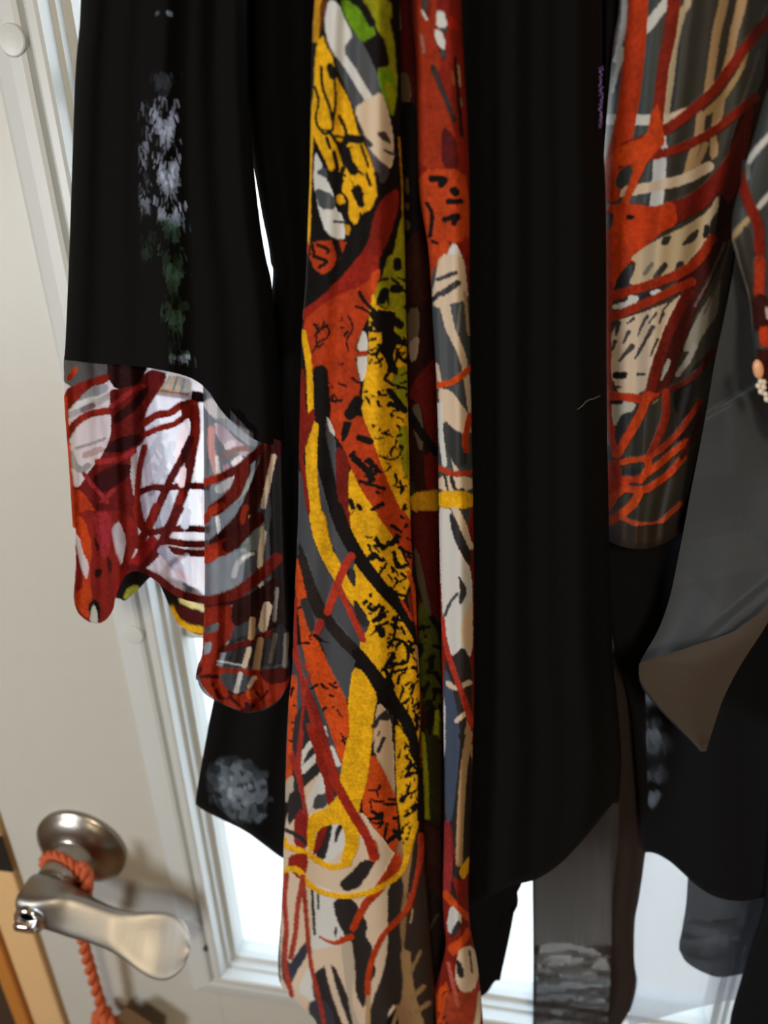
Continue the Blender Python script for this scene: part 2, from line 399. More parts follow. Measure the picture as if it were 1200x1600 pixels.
# moulded frame round the glass: profile (distance outwards from the opening, height)
prof = [(.0405, 0), (.0395, .0035), (.036, .0055), (.026, .0075), (.0175, .0085), (.0145, .0075), (.0130, .0035), (.0110, .0035), (.0095, .0085), (.007, .0105), (.002, .0108), (0, .0095),
        (-.0008, .004), (-.0012, -.001), (-.0045, -.002), (-.0052, -.008), (-.0105, -.0095), (-.012, -.016), (-.013, -.0260)]
def ring(prof, u0, u1, z0, z1, name, mat, parent):
    V = []
    for (o_, h) in prof:
        V += [W(u0 - o_, z0 - o_, h), W(u1 + o_, z0 - o_, h), W(u1 + o_, z1 + o_, h), W(u0 - o_, z1 + o_, h)]
    f = []
    for i in range(len(prof) - 1):
        for k in range(4):
            k2 = (k + 1) % 4; f.append((i * 4 + k, i * 4 + k2, i * 4 + 4 + k2, i * 4 + 4 + k))
    return mesh(name, V, f, mat, parent, smooth=False)
ring(prof, GU0, GU1, GZ0, GZ1, 'glass_frame', M_plast, door)
ring([(-.013, -.0251), (-.012, -.031), (-.004, -.033), (.002, -.050), (.03, -.052), (.04, -.045)], GU0, GU1, GZ0, GZ1, 'outer_glass_frame', M_plast, door)
box('window_pane', M_glass, door, GU0 - .002, GU1 + .002, GZ0 - .002, GZ1 + .002, -.0252, -.0212)
for z in (.045, -.358):
    V, f = box_uzd(GU0 + .012, GU1 - .012, z - .0085, z + .0085, -.0210, -.0135, .003); mesh('muntin', V, f, M_plast, door, smooth=False)
V, f = box_uzd(.0495, .0665, GZ0 + .012, GZ1 - .012, -.0210, -.0137, .003); mesh('muntin', V, f, M_plast, door, smooth=False)
def lathe(prof, cu, cz, n=40):
    V = []; a = np.linspace(0, 2 * math.pi, n, endpoint=False)
    for r, d in prof:
        for t in a: V.append(W(cu + r * math.cos(t), cz + r * math.sin(t), d))
    f = [tuple(q) for q in grid_faces(len(prof), n, True)]; f.append(tuple(range((len(prof) - 1) * n, len(prof) * n)))
    return V, f
for z in (.068, -.351, -.70, .30):
    V, f = lathe([(.0088, .0055), (.0088, .0090), (.0080, .0096), (.004, .0099), (.0005, .0100)], GU0 - .0215, z, 24)
    mesh('screw_cap', V, f, M_plast, door, smooth=False)
V, f = lathe([(.0028, .0062), (.0028, .0088), (.0012, .009), (.0010, .0075)], GU0 - .0125, -.7375, 12); mesh('screw_hole', V, f, M_dark, door)

# lever handle
hd = empty('door_handle', (0, 0, 0)); hd.parent = door; ROOT[hd.name] = ROOT[door.name]
hu, hz = -.320, -.617
V, f = lathe([(.0470, .000), (.0472, .0035), (.0462, .0050), (.0452, .0055), (.0425, .0085), (.037, .0120), (.030, .0145), (.0245, .0160), (.0205, .0185), (.0185, .022)], hu, hz, 64)
mesh('rose', V, f, M_nick, hd)
V, f = lathe([(.0225, .014), (.0212, .024), (.0205, .046), (.0200, .050), (.018, .051)], hu, hz, 40); mesh('neck', V, f, M_nick, hd)
V, f = lathe([(.0032, .0125), (.0030, .0142), (.001, .0146)], hu - .018, hz - .030, 12); mesh('screw', V, f, M_dark, hd)
# hub block + blade of the lever: cross-sections along u : (u, z centre, d centre, half z, half d)
st = [(-.341, .000, .063, .012, .012, 0), (-.337, .000, .0640, .0172, .0172, 0), (-.320, .000, .0640, .0188, .0188, 0), (-.304, -.002, .0660, .0188, .0165, 18), (-.289, -.005, .0690, .0185, .0110, 36),
      (-.270, -.009, .0710, .0170, .0075, 42), (-.252, -.014, .0720, .0168, .0060, 44), (-.236, -.020, .0720, .0195, .0050, 45), (-.222, -.025, .0715, .0240, .0045, 45),
      (-.209, -.0285, .0710, .0268, .0040, 45), (-.198, -.030, .0708, .0258, .0038, 45), (-.190, -.0305, .0706, .0215, .0035, 45), (-.184, -.031, .0705, .0140, .0030, 45), (-.181, -.031, .0705, .004, .0018, 45)]
S_ = np.array(st, float); tt = np.linspace(0, len(st) - 1, 92); S_ = catmull(S_, 7)
n = 44; V = []
for (u, zc, dc, wd_, th_, ph_) in S_:
    ph = math.radians(ph_); wz, wdd = math.cos(ph), -math.sin(ph); tz, td = math.sin(ph), math.cos(ph)
    for a in np.linspace(0, 2 * math.pi, n, endpoint=False):
        ca, sa = math.cos(a), math.sin(a); e_ = .5
        c1 = math.copysign(abs(ca) ** e_, ca) * wd_; c2 = math.copysign(abs(sa) ** e_, sa) * th_
        if sa > 0: c2 -= .0030 * (1 - (c1 / wd_) ** 2) * max(0, min(1, (u + .250) / .03))
        V.append(W(u, hz + zc + c1 * wz + c2 * tz, dc + c1 * wdd + c2 * td))
f = [tuple(q) for q in grid_faces(len(S_), n, True)] + [tuple(range(n)), tuple(range(len(V) - 1, len(V) - n - 1, -1))]
mesh('lever', V, f, M_lev, hd)
V, f = lathe([(.0150, .078), (.0150, .0850), (.0138, .0868), (.0118, .0868), (.0110, .0845), (.0095, .0845), (.009, .0850)], hu - .004, hz - .001, 36); mesh('lock_ring', V, f, M_chr, hd)
V, f = box_uzd(hu - .014, hu + .006, hz - .0050, hz + .0035, .084, .0945, .0018); mesh('thumb_turn', V, f, M_chr, hd)

# ================================================================== outside
grd = box('patio', M_conc, None, -12, 12, ZF - .25, ZF - .15, -30, -.12, origin=None); setp(grd, kind='structure')
def shrub(u, z0, d, r, h, seed, label):
    root = empty('garden_shrub', W(u, z0, d), label, 'shrub')
    R = np.random.RandomState(seed)
    V, f = tube([W(u, z0, d), W(u + .05, z0 + h * .4, d), W(u, z0 + h * .8, d)], [.06, .04, .015], 8); mesh('stem', V, f, M_bark, root)
    N = 5000; q = R.normal(size=(N, 3)); q /= np.linalg.norm(q, axis=1)[:, None]; q *= (R.uniform(.45, 1, N) ** .5)[:, None]
    P = Wn(u + q[:, 0] * r, z0 + h * .55 + q[:, 1] * h * .5, d + q[:, 2] * r)
    a = R.normal(size=(N, 3)); a /= np.linalg.norm(a, axis=1)[:, None]; b = np.cross(a, R.normal(size=(N, 3))); b /= np.linalg.norm(b, axis=1)[:, None]; s_ = .07
    V = np.stack([P - a * s_, P - b * s_ * .5, P + a * s_, P + b * s_ * .5], 1).reshape(-1, 3); f = np.arange(4 * N).reshape(-1, 4)
    o = mesh('foliage', V, f, M_leaf, root); o['kind'] = 'stuff'
shrub(-3.25, ZF - .15, -6, .62, 1.25, 1, 'green leafy garden shrub glimpsed through the thin black sleeve')

# ================================================================== cord on the handle
cd = empty('yarn_cord', W(hu, hz - .10, .03), 'twisted orange yarn cord looped round the door lever and hanging down', 'cord')
def twist(path, r, turns, n=220):
    P = catmull(path, 14); L_ = np.r_[0, np.cumsum(np.linalg.norm(np.diff(P, axis=0), axis=1))]
    t = np.linspace(0, L_[-1], n); Q = np.stack([np.interp(t, L_, P[:, k]) for k in range(3)], 1)
    T = np.gradient(Q, axis=0); T /= np.linalg.norm(T, axis=1)[:, None]
    A = np.cross(T, EN + .3 * EU); A /= np.linalg.norm(A, axis=1)[:, None]; B = np.cross(T, A); out = []
    for ph in (0, math.pi):
        a = 2 * math.pi * turns * np.linspace(0, 1, n) + ph
        out.append(tube(Q + (A * np.cos(a)[:, None] + B * np.sin(a)[:, None]) * r * .75, r, 8))
    return merge(out)
a = np.linspace(.3, 2 * math.pi + .3, 22)
loop = [W(hu + .0238 * math.cos(t), hz + .0238 * math.sin(t), .034 + .004 * math.cos(t)) for t in a]
V, f = twist(loop, .0026, 9); mesh('loop', V, f, M_cord, cd)
p_ = [ray_to(132, 1352, .045), ray_to(136, 1375, .044), ray_to(133, 1420, .04), ray_to(130, 1470, .035), ray_to(140, 1510, .03), ray_to(150, 1545, .028), ray_to(160, 1580, .026), ray_to(166, 1630, .024)]
V, f = twist(p_, .0036, 8.5, 300); mesh('hanging_strand', V, f, M_cord, cd)
kc = ray_to(168, 1598, .026)
V, f = twist([kc + EU * .012 * math.cos(t) + np.array([0, 0, .012 * math.sin(t)]) - EN * .006 * math.sin(2 * t) for t in np.linspace(0, 2 * math.pi * .95, 10)], .005, 4, 90); mesh('knot', V, f, M_cord, cd)
V = [ray_to(x, y, d) for d in (.020, .028) for (x, y) in [(186, 1592), (197, 1576), (206, 1578), (250, 1610), (240, 1660), (186, 1640)]]
f = [tuple(range(6)), tuple(range(11, 5, -1))] + [(i, (i + 1) % 6, (i + 1) % 6 + 6, i + 6) for i in range(6)]
o = mesh('leather_tag', V, f, M_tag, cd, smooth=False); o['label'] = 'brown leather tag at the cord end'
bv = o.modifiers.new('bevel', 'BEVEL'); bv.width = .0015; bv.segments = 2

# ================================================================== JACKET 1 : black velvet with sheer burnout cuff
jk = empty('velvet_jacket', ray_to(600, 1420, .07), 'black velvet jacket with sheer red burnout cuff, filling the middle', 'jacket')
# threadbare streaks on the sleeve (thin pile): alpha of this print
pt = Print(BK, 0)
R = random.Random(11)
def streaks(pr, x0, x1, y0, y1, n, amp, seed, per=75, wc=1.0):
    R = random.Random(seed)
    for i in range(n):
        y = R.uniform(y0, y1); u = R.gauss(0, .33)
        xc = x0 + (x1 - x0) * (.5 + u * .5) + (y - y0) * .055
        band = .5 + .5 * math.sin((y - y0 + abs(u) * 55) * 2 * math.pi / per)
        if R.random() > .06 + .94 * band ** 1.7 * math.exp(-(u * 1.6) ** 2): continue
        a = amp * (.2 + .8 * band) * R.uniform(.4, 1)
        dx = R.uniform(2, 5) * (1 if u > 0 else -1) * .6; l = R.uniform(4, 15)
        pr.L((0, 0, 0), a, R.uniform(.8, 1.9) * wc, xc, y, xc + dx * .5, y + l * .5, xc + dx, y + l)
streaks(pt, 222, 286, 112, 560, 2300, .8, 5)
streaks(pt, 190, 240, 150, 420, 500, .4, 6)
streaks(pt, 222, 272, -60, 22, 160, .7, 7, 90, 1.4)
streaks(pt, 160, 210, -60, 20, 60, .35, 8, 90)
sl_L = [(128,-150),(127,0),(118,110),(113,250),(108,400),(102,540),(100,566),(100,640)]
sl_R = [(385,-150),(385,0),(387,120),(391,180),(396,250),(402,310),(408,360),(416,405),(424,440),(430,500),(436,560),(442,640),(448,760)]
sl_H = [(100,562),(150,568),(200,571),(245,577),(285,586),(308,596),(326,612),(345,640),(372,668),(405,690),(444,697)]
sheet('sleeve', sl_L, sl_R, sl_H, dome(.097, .020, [(.0035, 2.2, .6, .6), (.002, 4.5, 0, .5)]), M_vel, jk, 300, 620, pr=pt, wob=.3)
ptb = Print(BK, 0).P((0,0,0), .9, 215,95, 300,95, 310,600, 225,600).P((0,0,0), .8, 210,-150, 300,-150, 300,25, 210,25)
sheet('sleeve', [(132,-150),(122,110),(112,400),(108,560)], [(380,-150),(384,110),(405,400),(432,560)], [(108,545),(432,560)], dome(.078, -.020), M_vel, jk, 60, 120, pr=ptb)['label'] = 'back layer of the sleeve'

# ---- cuff, front layer
pc = Print((214,196,200), 0, 1.22)
pc.fr(90,540,4.8)
pc.P((60,52,54),.75, 45,50, 400,110, 640,160, 600,300, 380,250, 50,330)
pc.L(GY,0,60, 150,420, 250,360, 340,320); pc.L((140,125,132),0,42, 80,520, 160,490, 260,450); pc.L(WH,0,40, 90,470, 250,410, 390,400)
pc.L((120,110,116),0,18, 140,770, 240,740, 350,700); pc.L((120,110,116),0,28, 100,800, 150,930); pc.L((110,100,104),0,26, 200,830, 290,800); pc.L((110,100,104),0,36, 120,900, 180,930, 230,900); pc.L((190,110,110),0,40, 210,820, 320,780)
pc.P((196,184,200),0, 650,330, 1100,300, 1110,1344, 560,1344, 600,800)
for a_ in [(640,900,760,700,38),(700,1100,860,740,46),(770,760,900,900,44),(720,900,840,1010,36),(720,620,800,680,40),(900,1100,760,1344,60),(700,760,900,1040,16)]:
    pc.L((150,142,162),0,a_[4], *a_[:4])
pc.L((226,170,170),0,50, 950,610, 930,720, 900,900); pc.L((236,228,234),0,60, 1010,560, 1080,760, 1050,1020); pc.L((240,236,240),0,80, 1030,1100, 1030,1340)
pc.P((176,128,64),.5, 850,215, 1010,250, 1000,380, 870,360, 740,345); pc.L(BK,.6,14, 900,240, 870,330); pc.L(BK,.6,16, 950,260, 930,340); pc.L((110,70,30),.3,12, 840,230, 800,320)
pc.P((44,16,16),1, 380,60, 690,140, 640,250, 560,310, 440,330, 375,240)
pc.P(OR,1, 60,250, 130,150, 165,170, 100,270); pc.P(RD,1, 45,330, 200,265, 390,200, 385,275, 250,310, 140,420, 75,500, 45,560)
pc.L(OR,1,44, 50,400, 68,680, 82,900, 105,1100, 135,1344); pc.L((150,40,24),1,46, 66,700, 130,590, 240,515, 400,485)
# dark red mass
pc.P((108,24,22),1, 690,170, 835,210, 770,330, 690,450, 650,560, 672,700, 560,800, 545,1000, 620,1150, 640,1344, 120,1344, 95,1060, 165,1060, 240,930, 330,830, 400,680, 402,480, 388,330, 480,320, 600,290)
pc.P((52,12,13),1, 420,520, 560,420, 650,300, 700,320, 600,480, 420,600); pc.P((48,10,12),1, 330,800, 420,700, 620,650, 640,720, 480,800)
pc.P((60,12,14),1, 250,990, 400,900, 560,880, 540,980, 350,1120); pc.L((165,46,52),1,26, 200,960, 280,1060, 380,1170); pc.L((160,44,50),1,26, 420,1080, 320,1190); pc.P((84,16,18),1, 300,1180, 350,1170, 360,1240, 290,1250)
pc.L((160,42,44),1,34, 410,450, 560,340, 640,300); pc.L((158,40,44),1,36, 300,870, 450,850, 580,790)
pc.P((182,58,22),1, 100,1060, 190,1090, 270,1200, 330,1344, 125,1344, 110,1200)
pc.P((150,122,112),0, 553,830, 612,785, 612,1060, 575,1145, 556,1000)
# red net
nr=(138,34,24); nd=(96,22,20)
pc.L(nr,1,46, 650,580, 750,520, 850,500, 930,445, 1030,420); pc.L(nr,1,38, 660,665, 760,620, 870,590, 930,550, 1010,500); pc.P((30,12,12),1, 1010,330, 1120,360, 1180,400, 1080,430, 1000,400)
pc.P((170,44,30),1, 930,440, 1060,420, 1070,560, 1040,700, 990,700, 1000,540, 930,560)
pc.L(nr,1,62, 1030,470, 1035,640, 1000,850, 965,1030, 925,1150, 850,1360); pc.L(nd,1,50, 1000,700, 930,860, 865,970, 815,1080, 765,1190, 690,1360)
pc.L(nd,1,40, 600,1110, 700,1065, 820,1062, 1000,1050, 1130,1058); pc.L(nr,1,40, 655,760, 622,900, 600,1100, 615,1250, 650,1360)
pc.L((226,110,100),0,40, 945,930, 930,1040)
pc.fr(100,800,3.333)
pc.P((134,32,24),1, 55,-10, 320,-10, 385,50, 392,160, 330,290, 285,420, 265,510, 215,575, 130,582, 65,520, 48,430, 62,300, 62,100)
pc.P((196,66,22),1, 60,0, 110,40, 150,170, 135,330, 150,470, 130,560, 70,500, 55,430, 110,380, 70,150)
pc.P(CRM,1, 150,0, 250,0, 250,120, 230,240, 190,220, 170,100); pc.P((40,12,12),1, 160,300, 200,290, 200,330, 165,345); pc.P((70,16,16),1, 225,220, 255,260, 250,320, 225,290); pc.P((70,18,16),1, 160,120, 190,180, 180,210, 160,160)
pc.P((210,190,196),0, 62,110, 82,130, 95,200, 132,270, 122,355, 92,300, 70,190); pc.P((160,135,136),0, 252,80, 290,40, 328,150, 302,285, 275,210, 255,130)
pc.P((22,14,12),1, 125,480, 160,450, 190,480, 190,575, 165,560, 140,560); pc.P((170,168,156),0, 145,500, 160,480, 178,540, 172,582, 138,575)
pc.L(nr,1,32, 375,-20, 400,60, 430,110); pc.L(nr,1,36, 480,-30, 440,70, 390,170); pc.L(nd,1,42, 600,-20, 545,85, 500,180, 440,250, 370,300)
pc.L(nd,1,30, 450,108, 560,88, 640,85, 745,90); pc.L(nd,1,30, 430,175, 540,152, 640,165, 745,165); pc.L(nd,1,32, 400,205, 520,192, 640,210, 745,215)
pc.L((150,30,30),1,46, 290,420, 330,320, 400,230, 460,150); pc.L(nd,1,38, 350,290, 470,335, 560,400, 650,440, 770,462)
pc.L((150,140,165),0,46, 520,200, 600,300, 640,360); pc.L((150,140,165),0,34, 640,0, 630,70); pc.L((150,140,165),0,30, 640,230, 650,420); pc.L((214,90,90),0,26, 600,310, 645,350)
pc.L(nd,1,38, 350,290, 470,335, 560,400, 650,440, 770,462)
cf_L = [(100,540),(100,590),(102,640),(108,720),(113,800),(117,880),(116,925),(115,960),(120,990)]
cf_R = [(318,540),(322,600),(326,700),(330,800),(330,1000)]
cf_H = [(115,938),(121,955),(135,968),(152,975),(168,966),(178,950),(182,930),(196,900),(212,892),(226,896),(243,906),(262,922),(285,935),(305,940),(329,944)]
sheet('cuff', cf_L, cf_R, cf_H, dome(.092, .012, [(.004, 2.6, .2, .9), (.0022, 6, 1, .7)]), M_cuffm, jk, 190, 330, top=lambda s: np.interp(s, [0, .4, .75, .95, 1], [546, 552, 560, 572, 580]), pr=pc, pile_h=.0006)['label'] = 'sheer red and white burnout cuff'
# ---- cuff, lining / back layer
pb = Print((206,196,206), 0)
for i in range(60):
    R2 = random.Random(i); x = R2.uniform(100,440); y = R2.uniform(580,980); a_ = R2.uniform(-1,1)
    pb.L(R2.choice([(160,150,172),(235,225,232),(190,120,124),(220,205,212),(150,140,160)]), 0, R2.uniform(5,13), x, y, x+a_*30, y+40, x+a_*50, y+R2.uniform(60,90))
pb.L((110,26,22),.8,10, 130,640,200,610,300,620); pb.L((110,26,22),.8,9, 250,900,300,860,420,850)
pb.P((24,20,16),1, 180,890, 230,885, 330,930, 330,1010, 250,1010, 180,960); pb.P((190,190,40),.9, 196,924, 205,915, 216,914, 218,922, 204,934, 192,938)
pb.L((214,190,90),.8,10, 285,938, 300,945, 318,950); pb.L((226,170,24),1,10, 270,952, 280,970, 292,980, 316,985); pb.P((70,16,16),1, 268,944, 322,955, 322,978, 285,972)
bl_H = [(126,900),(150,930),(185,935),(196,938),(215,922),(240,900),(255,925),(268,955),(280,976),(300,988),(316,992),(345,985),(440,960)]
sheet('cuff', [(112,540),(118,700),(128,960)], [(430,540),(438,700),(442,1000)], bl_H, dome(.076, -.016, [(.002, 5, 0, .5)]), M_cuffin, jk, 150, 190, top=560, pr=pb)['label'] = 'pale lining layer of the cuff with yellow marks'
# ---- cuff, folded front flap
pf = Print((72,77,86), 0)
pf.fr(200,580,4.615)
pf.P((136,142,150),0, 540,220, 620,180, 690,300, 740,360, 870,430, 980,490, 900,560, 800,480, 700,400, 600,330); pf.P((190,184,186),0, 530,230, 610,190, 680,300, 715,350, 600,330)
pf.P((186,160,176),0, 620,360, 700,400, 780,500, 890,560, 840,620, 720,560, 640,480); pf.L((210,130,120),0,50, 600,420, 600,560, 640,720); pf.P((230,215,225),0, 690,520, 760,490, 780,530, 700,580)
pf.L((150,90,70),.3,40, 690,610, 800,560, 870,560); pf.P((240,232,238),0, 730,660, 810,595, 835,635, 770,690); pf.P((200,120,150),0, 680,690, 720,660, 740,700, 690,730); pf.P((232,226,226),0, 740,760, 790,745, 800,800, 760,820)
pf.L((165,160,160),0,60, 660,850, 740,800); pf.L(WH,0,26, 640,620, 655,740); pf.L(WH,0,26, 640,1030, 665,1200); pf.L((150,122,80),0,40, 700,1140, 820,1060)
pf.P((118,128,118),0, 850,800, 960,620, 980,640, 920,820, 740,980, 720,960)
pf.L((166,48,24),1,56, 545,805, 650,770, 720,740); pf.L((100,24,18),1,60, 720,740, 830,680, 930,590, 1060,500); pf.L((110,28,18),1,90, 840,700, 780,860, 690,950, 620,1000); pf.L((176,52,24),1,50, 555,1080, 600,1010, 680,970)
pf.P((30,26,29),.7, 1000,620, 1070,490, 1220,480, 1220,1310, 1090,1310, 1040,1100)
pf.L((60,14,12),1,110, 1080,500, 990,700, 910,900, 830,1060, 720,1180, 640,1250); pf.L((160,44,24),1,50, 700,1230, 600,1275, 550,1290); pf.L((150,42,22),1,40, 850,980, 830,1080, 900,1130)
pf.P((206,176,40),.8, 870,1040, 915,1035, 905,1075, 870,1085)
pf.L(CR,0,32, 1055,610, 1025,740, 975,980); pf.P((120,130,120),0, 790,1292, 900,1180, 1000,1060, 960,1292); pf.L(CR,0,26, 970,1130, 960,1290); pf.L(CR,0,18, 1060,1180, 1055,1290)
pf.fr(100,800,3.333)
pf.L((176,52,26),1,60, 735,235, 800,215, 860,180); pf.L((70,16,14),1,66, 860,175, 930,120, 1010,30)
pf.P((92,97,106),0, 750,250, 1000,180, 1000,330, 880,420, 760,450); pf.L((160,160,164),0,26, 885,330, 905,270, 960,220); pf.L(WH,0,16, 930,240, 985,215); pf.P((112,124,120),0, 900,200, 1020,60, 1020,170, 960,210)
pf.L(CR,0,28, 1040,110, 1025,200, 1020,280); pf.L((190,180,165),0,18, 1100,130, 1095,220, 1080,300); pf.L(WH,0,30, 1020,355, 1025,375)
pf.P((30,26,28),.7, 1060,-20, 1200,-20, 1200,760, 1100,800, 1090,480)
pf.L((112,28,20),1,56, 735,470, 880,430, 1010,340, 1110,240); pf.L((50,16,14),1,22, 760,495, 880,470, 960,440)
pf.P((150,42,24),1, 735,490, 900,480, 880,640, 830,700, 800,800, 720,800, 715,600); pf.P((44,14,14),1, 880,470, 1010,400, 1100,330, 1135,360, 1130,560, 1050,640, 960,560, 900,600, 870,560)
pf.P(GY,0, 728,600, 815,570, 800,620, 730,632); pf.P(GY,0, 728,685, 772,670, 766,730, 728,742); pf.P(GD,0, 830,690, 940,640, 1060,640, 1150,560, 1165,800, 830,800, 880,720)
pf.L((96,24,18),1,34, 820,715, 920,690, 1070,630); pf.L(TN,0,32, 983,560, 975,650); pf.L(CR,0,44, 1060,490, 1035,600); pf.L(CR,0,26, 965,715, 940,800); pf.L(TN,0,32, 1025,665, 1000,810); pf.L((120,110,100),0,20, 1100,640, 1075,780); pf.L((130,125,118),0,26, 1160,640, 1150,800); pf.L((140,140,140),0,18, 1110,400, 1095,560)
pf.P((158,46,22),1, 690,790, 740,755, 800,800, 850,812, 1000,822, 1175,800, 1172,900, 1100,1000, 970,1045, 850,1010, 770,960, 715,900); pf.P((70,18,14),1, 1010,820, 1175,800, 1172,880, 1060,900); pf.P((196,84,34),1, 950,930, 1000,920, 1010,970, 960,975); pf.S((60,14,12),1,90,30,3, 700,800, 800,820, 1100,940, 970,1030, 760,940)
pf.P(GY,0, 808,832, 1000,852, 970,925, 890,942, 830,905); pf.L(WH,0,24, 920,842, 898,930); pf.L(CR,0,20, 992,860, 965,905); pf.L(WH,0,8, 800,775, 930,800)
fl_L = [(316,560),(318,640),(319,760),(320,900),(318,990),(316,1020),(309,1042),(306,1065),(312,1080),(320,1100)]
fl_R = [(436,560),(442,640),(446,800),(450,900),(454,1000),(454,1120)]
fl_H = [(309,1062),(318,1082),(335,1094),(356,1104),(378,1112),(400,1113),(420,1106),(438,1092),(453,1066)]
sheet('cuff_flap', fl_L, fl_R, fl_H, dome(.104, .010, [(.0035, 2.1, .4, .5), (.002, 5, 1.4, .6)]), M_flap, jk, 120, 340, top=lambda s: np.interp(s, [0, .25, .55, 1], [596, 628, 670, 690]), pr=pf, pile_h=.0006)['label'] = 'sheer grey and red folded front of the cuff'

# ---- body panels
pw = Print(BK, 0)
Rr = random.Random(3)
for i in range(260):
    a_ = Rr.uniform(0, 6.28); q = Rr.random() ** .5; x = 370 + 48 * q * math.cos(a_); y = 1232 + 44 * q * math.sin(a_) + (x - 370) * .25
    pw.L((0,0,0), Rr.uniform(.05,.5) * (1.15 - q), Rr.uniform(4,12), x, y, x + Rr.uniform(-6,10), y + Rr.uniform(-4,12))
lp_L = [(378,-150),(376,100),(384,170),(390,220),(398,270),(409,332),(419,380),(423,410),(426,440),(410,600),(380,900),(335,1090),(321,1160),(309,1228),(305,1262),(300,1350)]
lp_R = [(520,-150),(520,600),(500,1000),(470,1350)]
sheet('front_panel', lp_L, lp_R, [(305,1256),(318,1266),(350,1282),(385,1300),(415,1322),(440,1340),(470,1352)], dome(.062, .006, [(.003, 2, 0, .4)]), M_vel, jk, 110, 480, pr=pw, roll=.006)
rp_L = [(690,-150),(690,800),(690,1440)]
rp_R = [(938,-150),(940,60),(942,200),(947,330),(948,600),(951,800),(956,1000),(963,1080),(971,1180),(968,1240),(960,1300),(950,1440)]
rp_H = [(690,1428),(735,1420),(770,1400),(800,1384),(840,1373),(880,1347),(920,1304),(945,1272),(962,1246),(970,1205)]
rp_H = [(690,1428),(735,1420),(770,1400),(800,1384),(840,1373),(878,1347),(915,1308),(938,1280),(958,1255)]
sheet('front_panel', rp_L, rp_R, rp_H, dome(.082, .018, [(.0025, 2.4, 1, .3), (.0012, 5, 0, .4)]), M_vel, jk, 140, 500, pr=Print(BK, 0), roll=.008)
sheet('back_panel', [(470,-150),(470,1300),(480,1560)], [(860,-150),(820,1300),(808,1395),(797,1460),(782,1530),(770,1600)], [(480,1500),(600,1560),(740,1560),(775,1532)], dome(.040, .006, [(.003, 3, 0, .4)]), M_velB, jk, 90, 160, pr=Print(BK, 0))
# sequin stitches on the panel edge and stray thread
seq = []
for i in range(46):
    y = 104 + i * 2.1; x = 938 + random.Random(i).uniform(-2.2, 3.5)
    V_, f_ = tube([ray_to(x, y, .098), ray_to(x + .8, y + 2.0, .098)], [.00035, .00025], 5); seq.append((V_, f_))
V, f = merge(seq); mesh('sequin_edging', V, f, simple('violet_sequin', (150, 120, 190), .2, .6), jk)['label'] = 'violet glinting edging'

# ================================================================== SCARF
sf = empty('printed_scarf', ray_to(560, 1640, .115), 'long silk velvet scarf printed yellow, orange, black and white in the centre', 'scarf')
ps = Print(BK, 1)
ps.fr(440,0,3.529)
ps.L(YD,1,34, 205,0, 195,120, 190,220); ps.L(YE,1,20, 180,560, 160,900, 148,1340)
ps.P((110,60,20),1, 215,0, 262,0, 235,100, 220,190, 212,100)
ps.P(GY,0, 345,250, 400,160, 450,240, 520,380, 560,510, 600,900, 570,1010, 520,1000, 480,850, 400,600, 300,360, 300,300)
ps.P(WH,0, 262,-10, 315,20, 350,110, 395,190, 345,262, 352,300, 300,325, 262,250, 234,130)
ps.L(WH,0,44, 315,290, 380,380, 440,480, 490,560)
ps.P(CR,0, 395,600, 470,545, 552,505, 585,600, 612,720, 622,850, 604,935, 560,900, 510,850, 470,800, 450,720)
ps.P((74,66,66),0, 520,735, 572,718, 610,800, 560,775); ps.L(GD,0,26, 430,740, 490,800); ps.L(GD,0,16, 570,830, 620,850)
ps.P((74,68,78),0, 485,850, 570,905, 600,940, 570,1010, 530,1005, 500,930)
ps.P(GB,1, 320,-10, 440,30, 470,100, 525,180, 495,220, 440,235, 390,160, 350,90)
ps.P(GR,1, 440,-10, 605,-10, 612,150, 632,250, 640,380, 636,560, 612,640, 570,560, 520,380, 600,360, 570,230, 520,150, 470,60)
ps.L(BK,1,42, 400,0, 450,40, 500,130); ps.P(BK,1, 450,235, 540,180, 575,230, 600,370, 530,370, 490,290)
ps.P(GB,1, 528,378, 600,375, 632,500, 625,640, 598,630, 545,490); ps.P((170,180,16),1, 560,440, 620,470, 628,620, 600,620); ps.L(BK,1,12, 600,100, 630,250, 640,400)
ps.P(YE,1, 182,360, 200,230, 235,190, 285,320, 300,420, 380,560, 425,740, 480,840, 512,940, 535,1050, 500,1150, 440,1180, 410,1248, 370,1200, 375,1100, 330,1050, 350,980, 300,920, 270,950, 245,890, 195,790, 170,720, 176,560)
for q in [(16,220,370,228,480,270,600,280,660),(14,185,480,205,560,190,660,240,740,300,700),(14,290,400,300,540,290,640,280,720),(18,320,640,355,720,360,790,320,800,275,740),(40,268,370,285,420),(44,350,760,430,770),(50,330,800,360,880,400,940),(26,340,930,320,1000),(20,300,1040,330,1080,340,1200),(30,430,1040,440,1130,400,1050),(16,470,960,490,1020),(24,520,960,540,1090),(14,440,800,480,920),(12,230,130,250,240,300,330),(18,250,760,270,820),(14,370,820,385,870),(22,290,840,310,930)]:
    ps.L(BK,1,q[0],*q[1:])
ps.P(YE,1, 300,650, 330,680, 350,740, 330,790, 300,760, 290,700); ps.P(YE,1, 495,970, 515,965, 530,1080, 510,1080); ps.P(YE,1, 300,1075, 340,1070, 355,1120, 310,1130); ps.P(YD,1, 345,1230, 385,1250, 370,1300, 345,1280)
ps.S(BK,1,60,18,21, 200,700, 420,740, 530,1050, 440,1180, 360,1100)
ps.P(WH,0, 185,830, 215,880, 245,980, 285,1060, 300,1160, 335,1180, 358,1315, 300,1320, 245,1280, 210,1180, 176,1000)
ps.P(GY,0, 185,955, 240,912, 262,985); ps.P(GY,0, 178,1030, 290,1075, 300,1155, 210,1155); ps.L(GD,0,14, 290,1220, 350,1225)
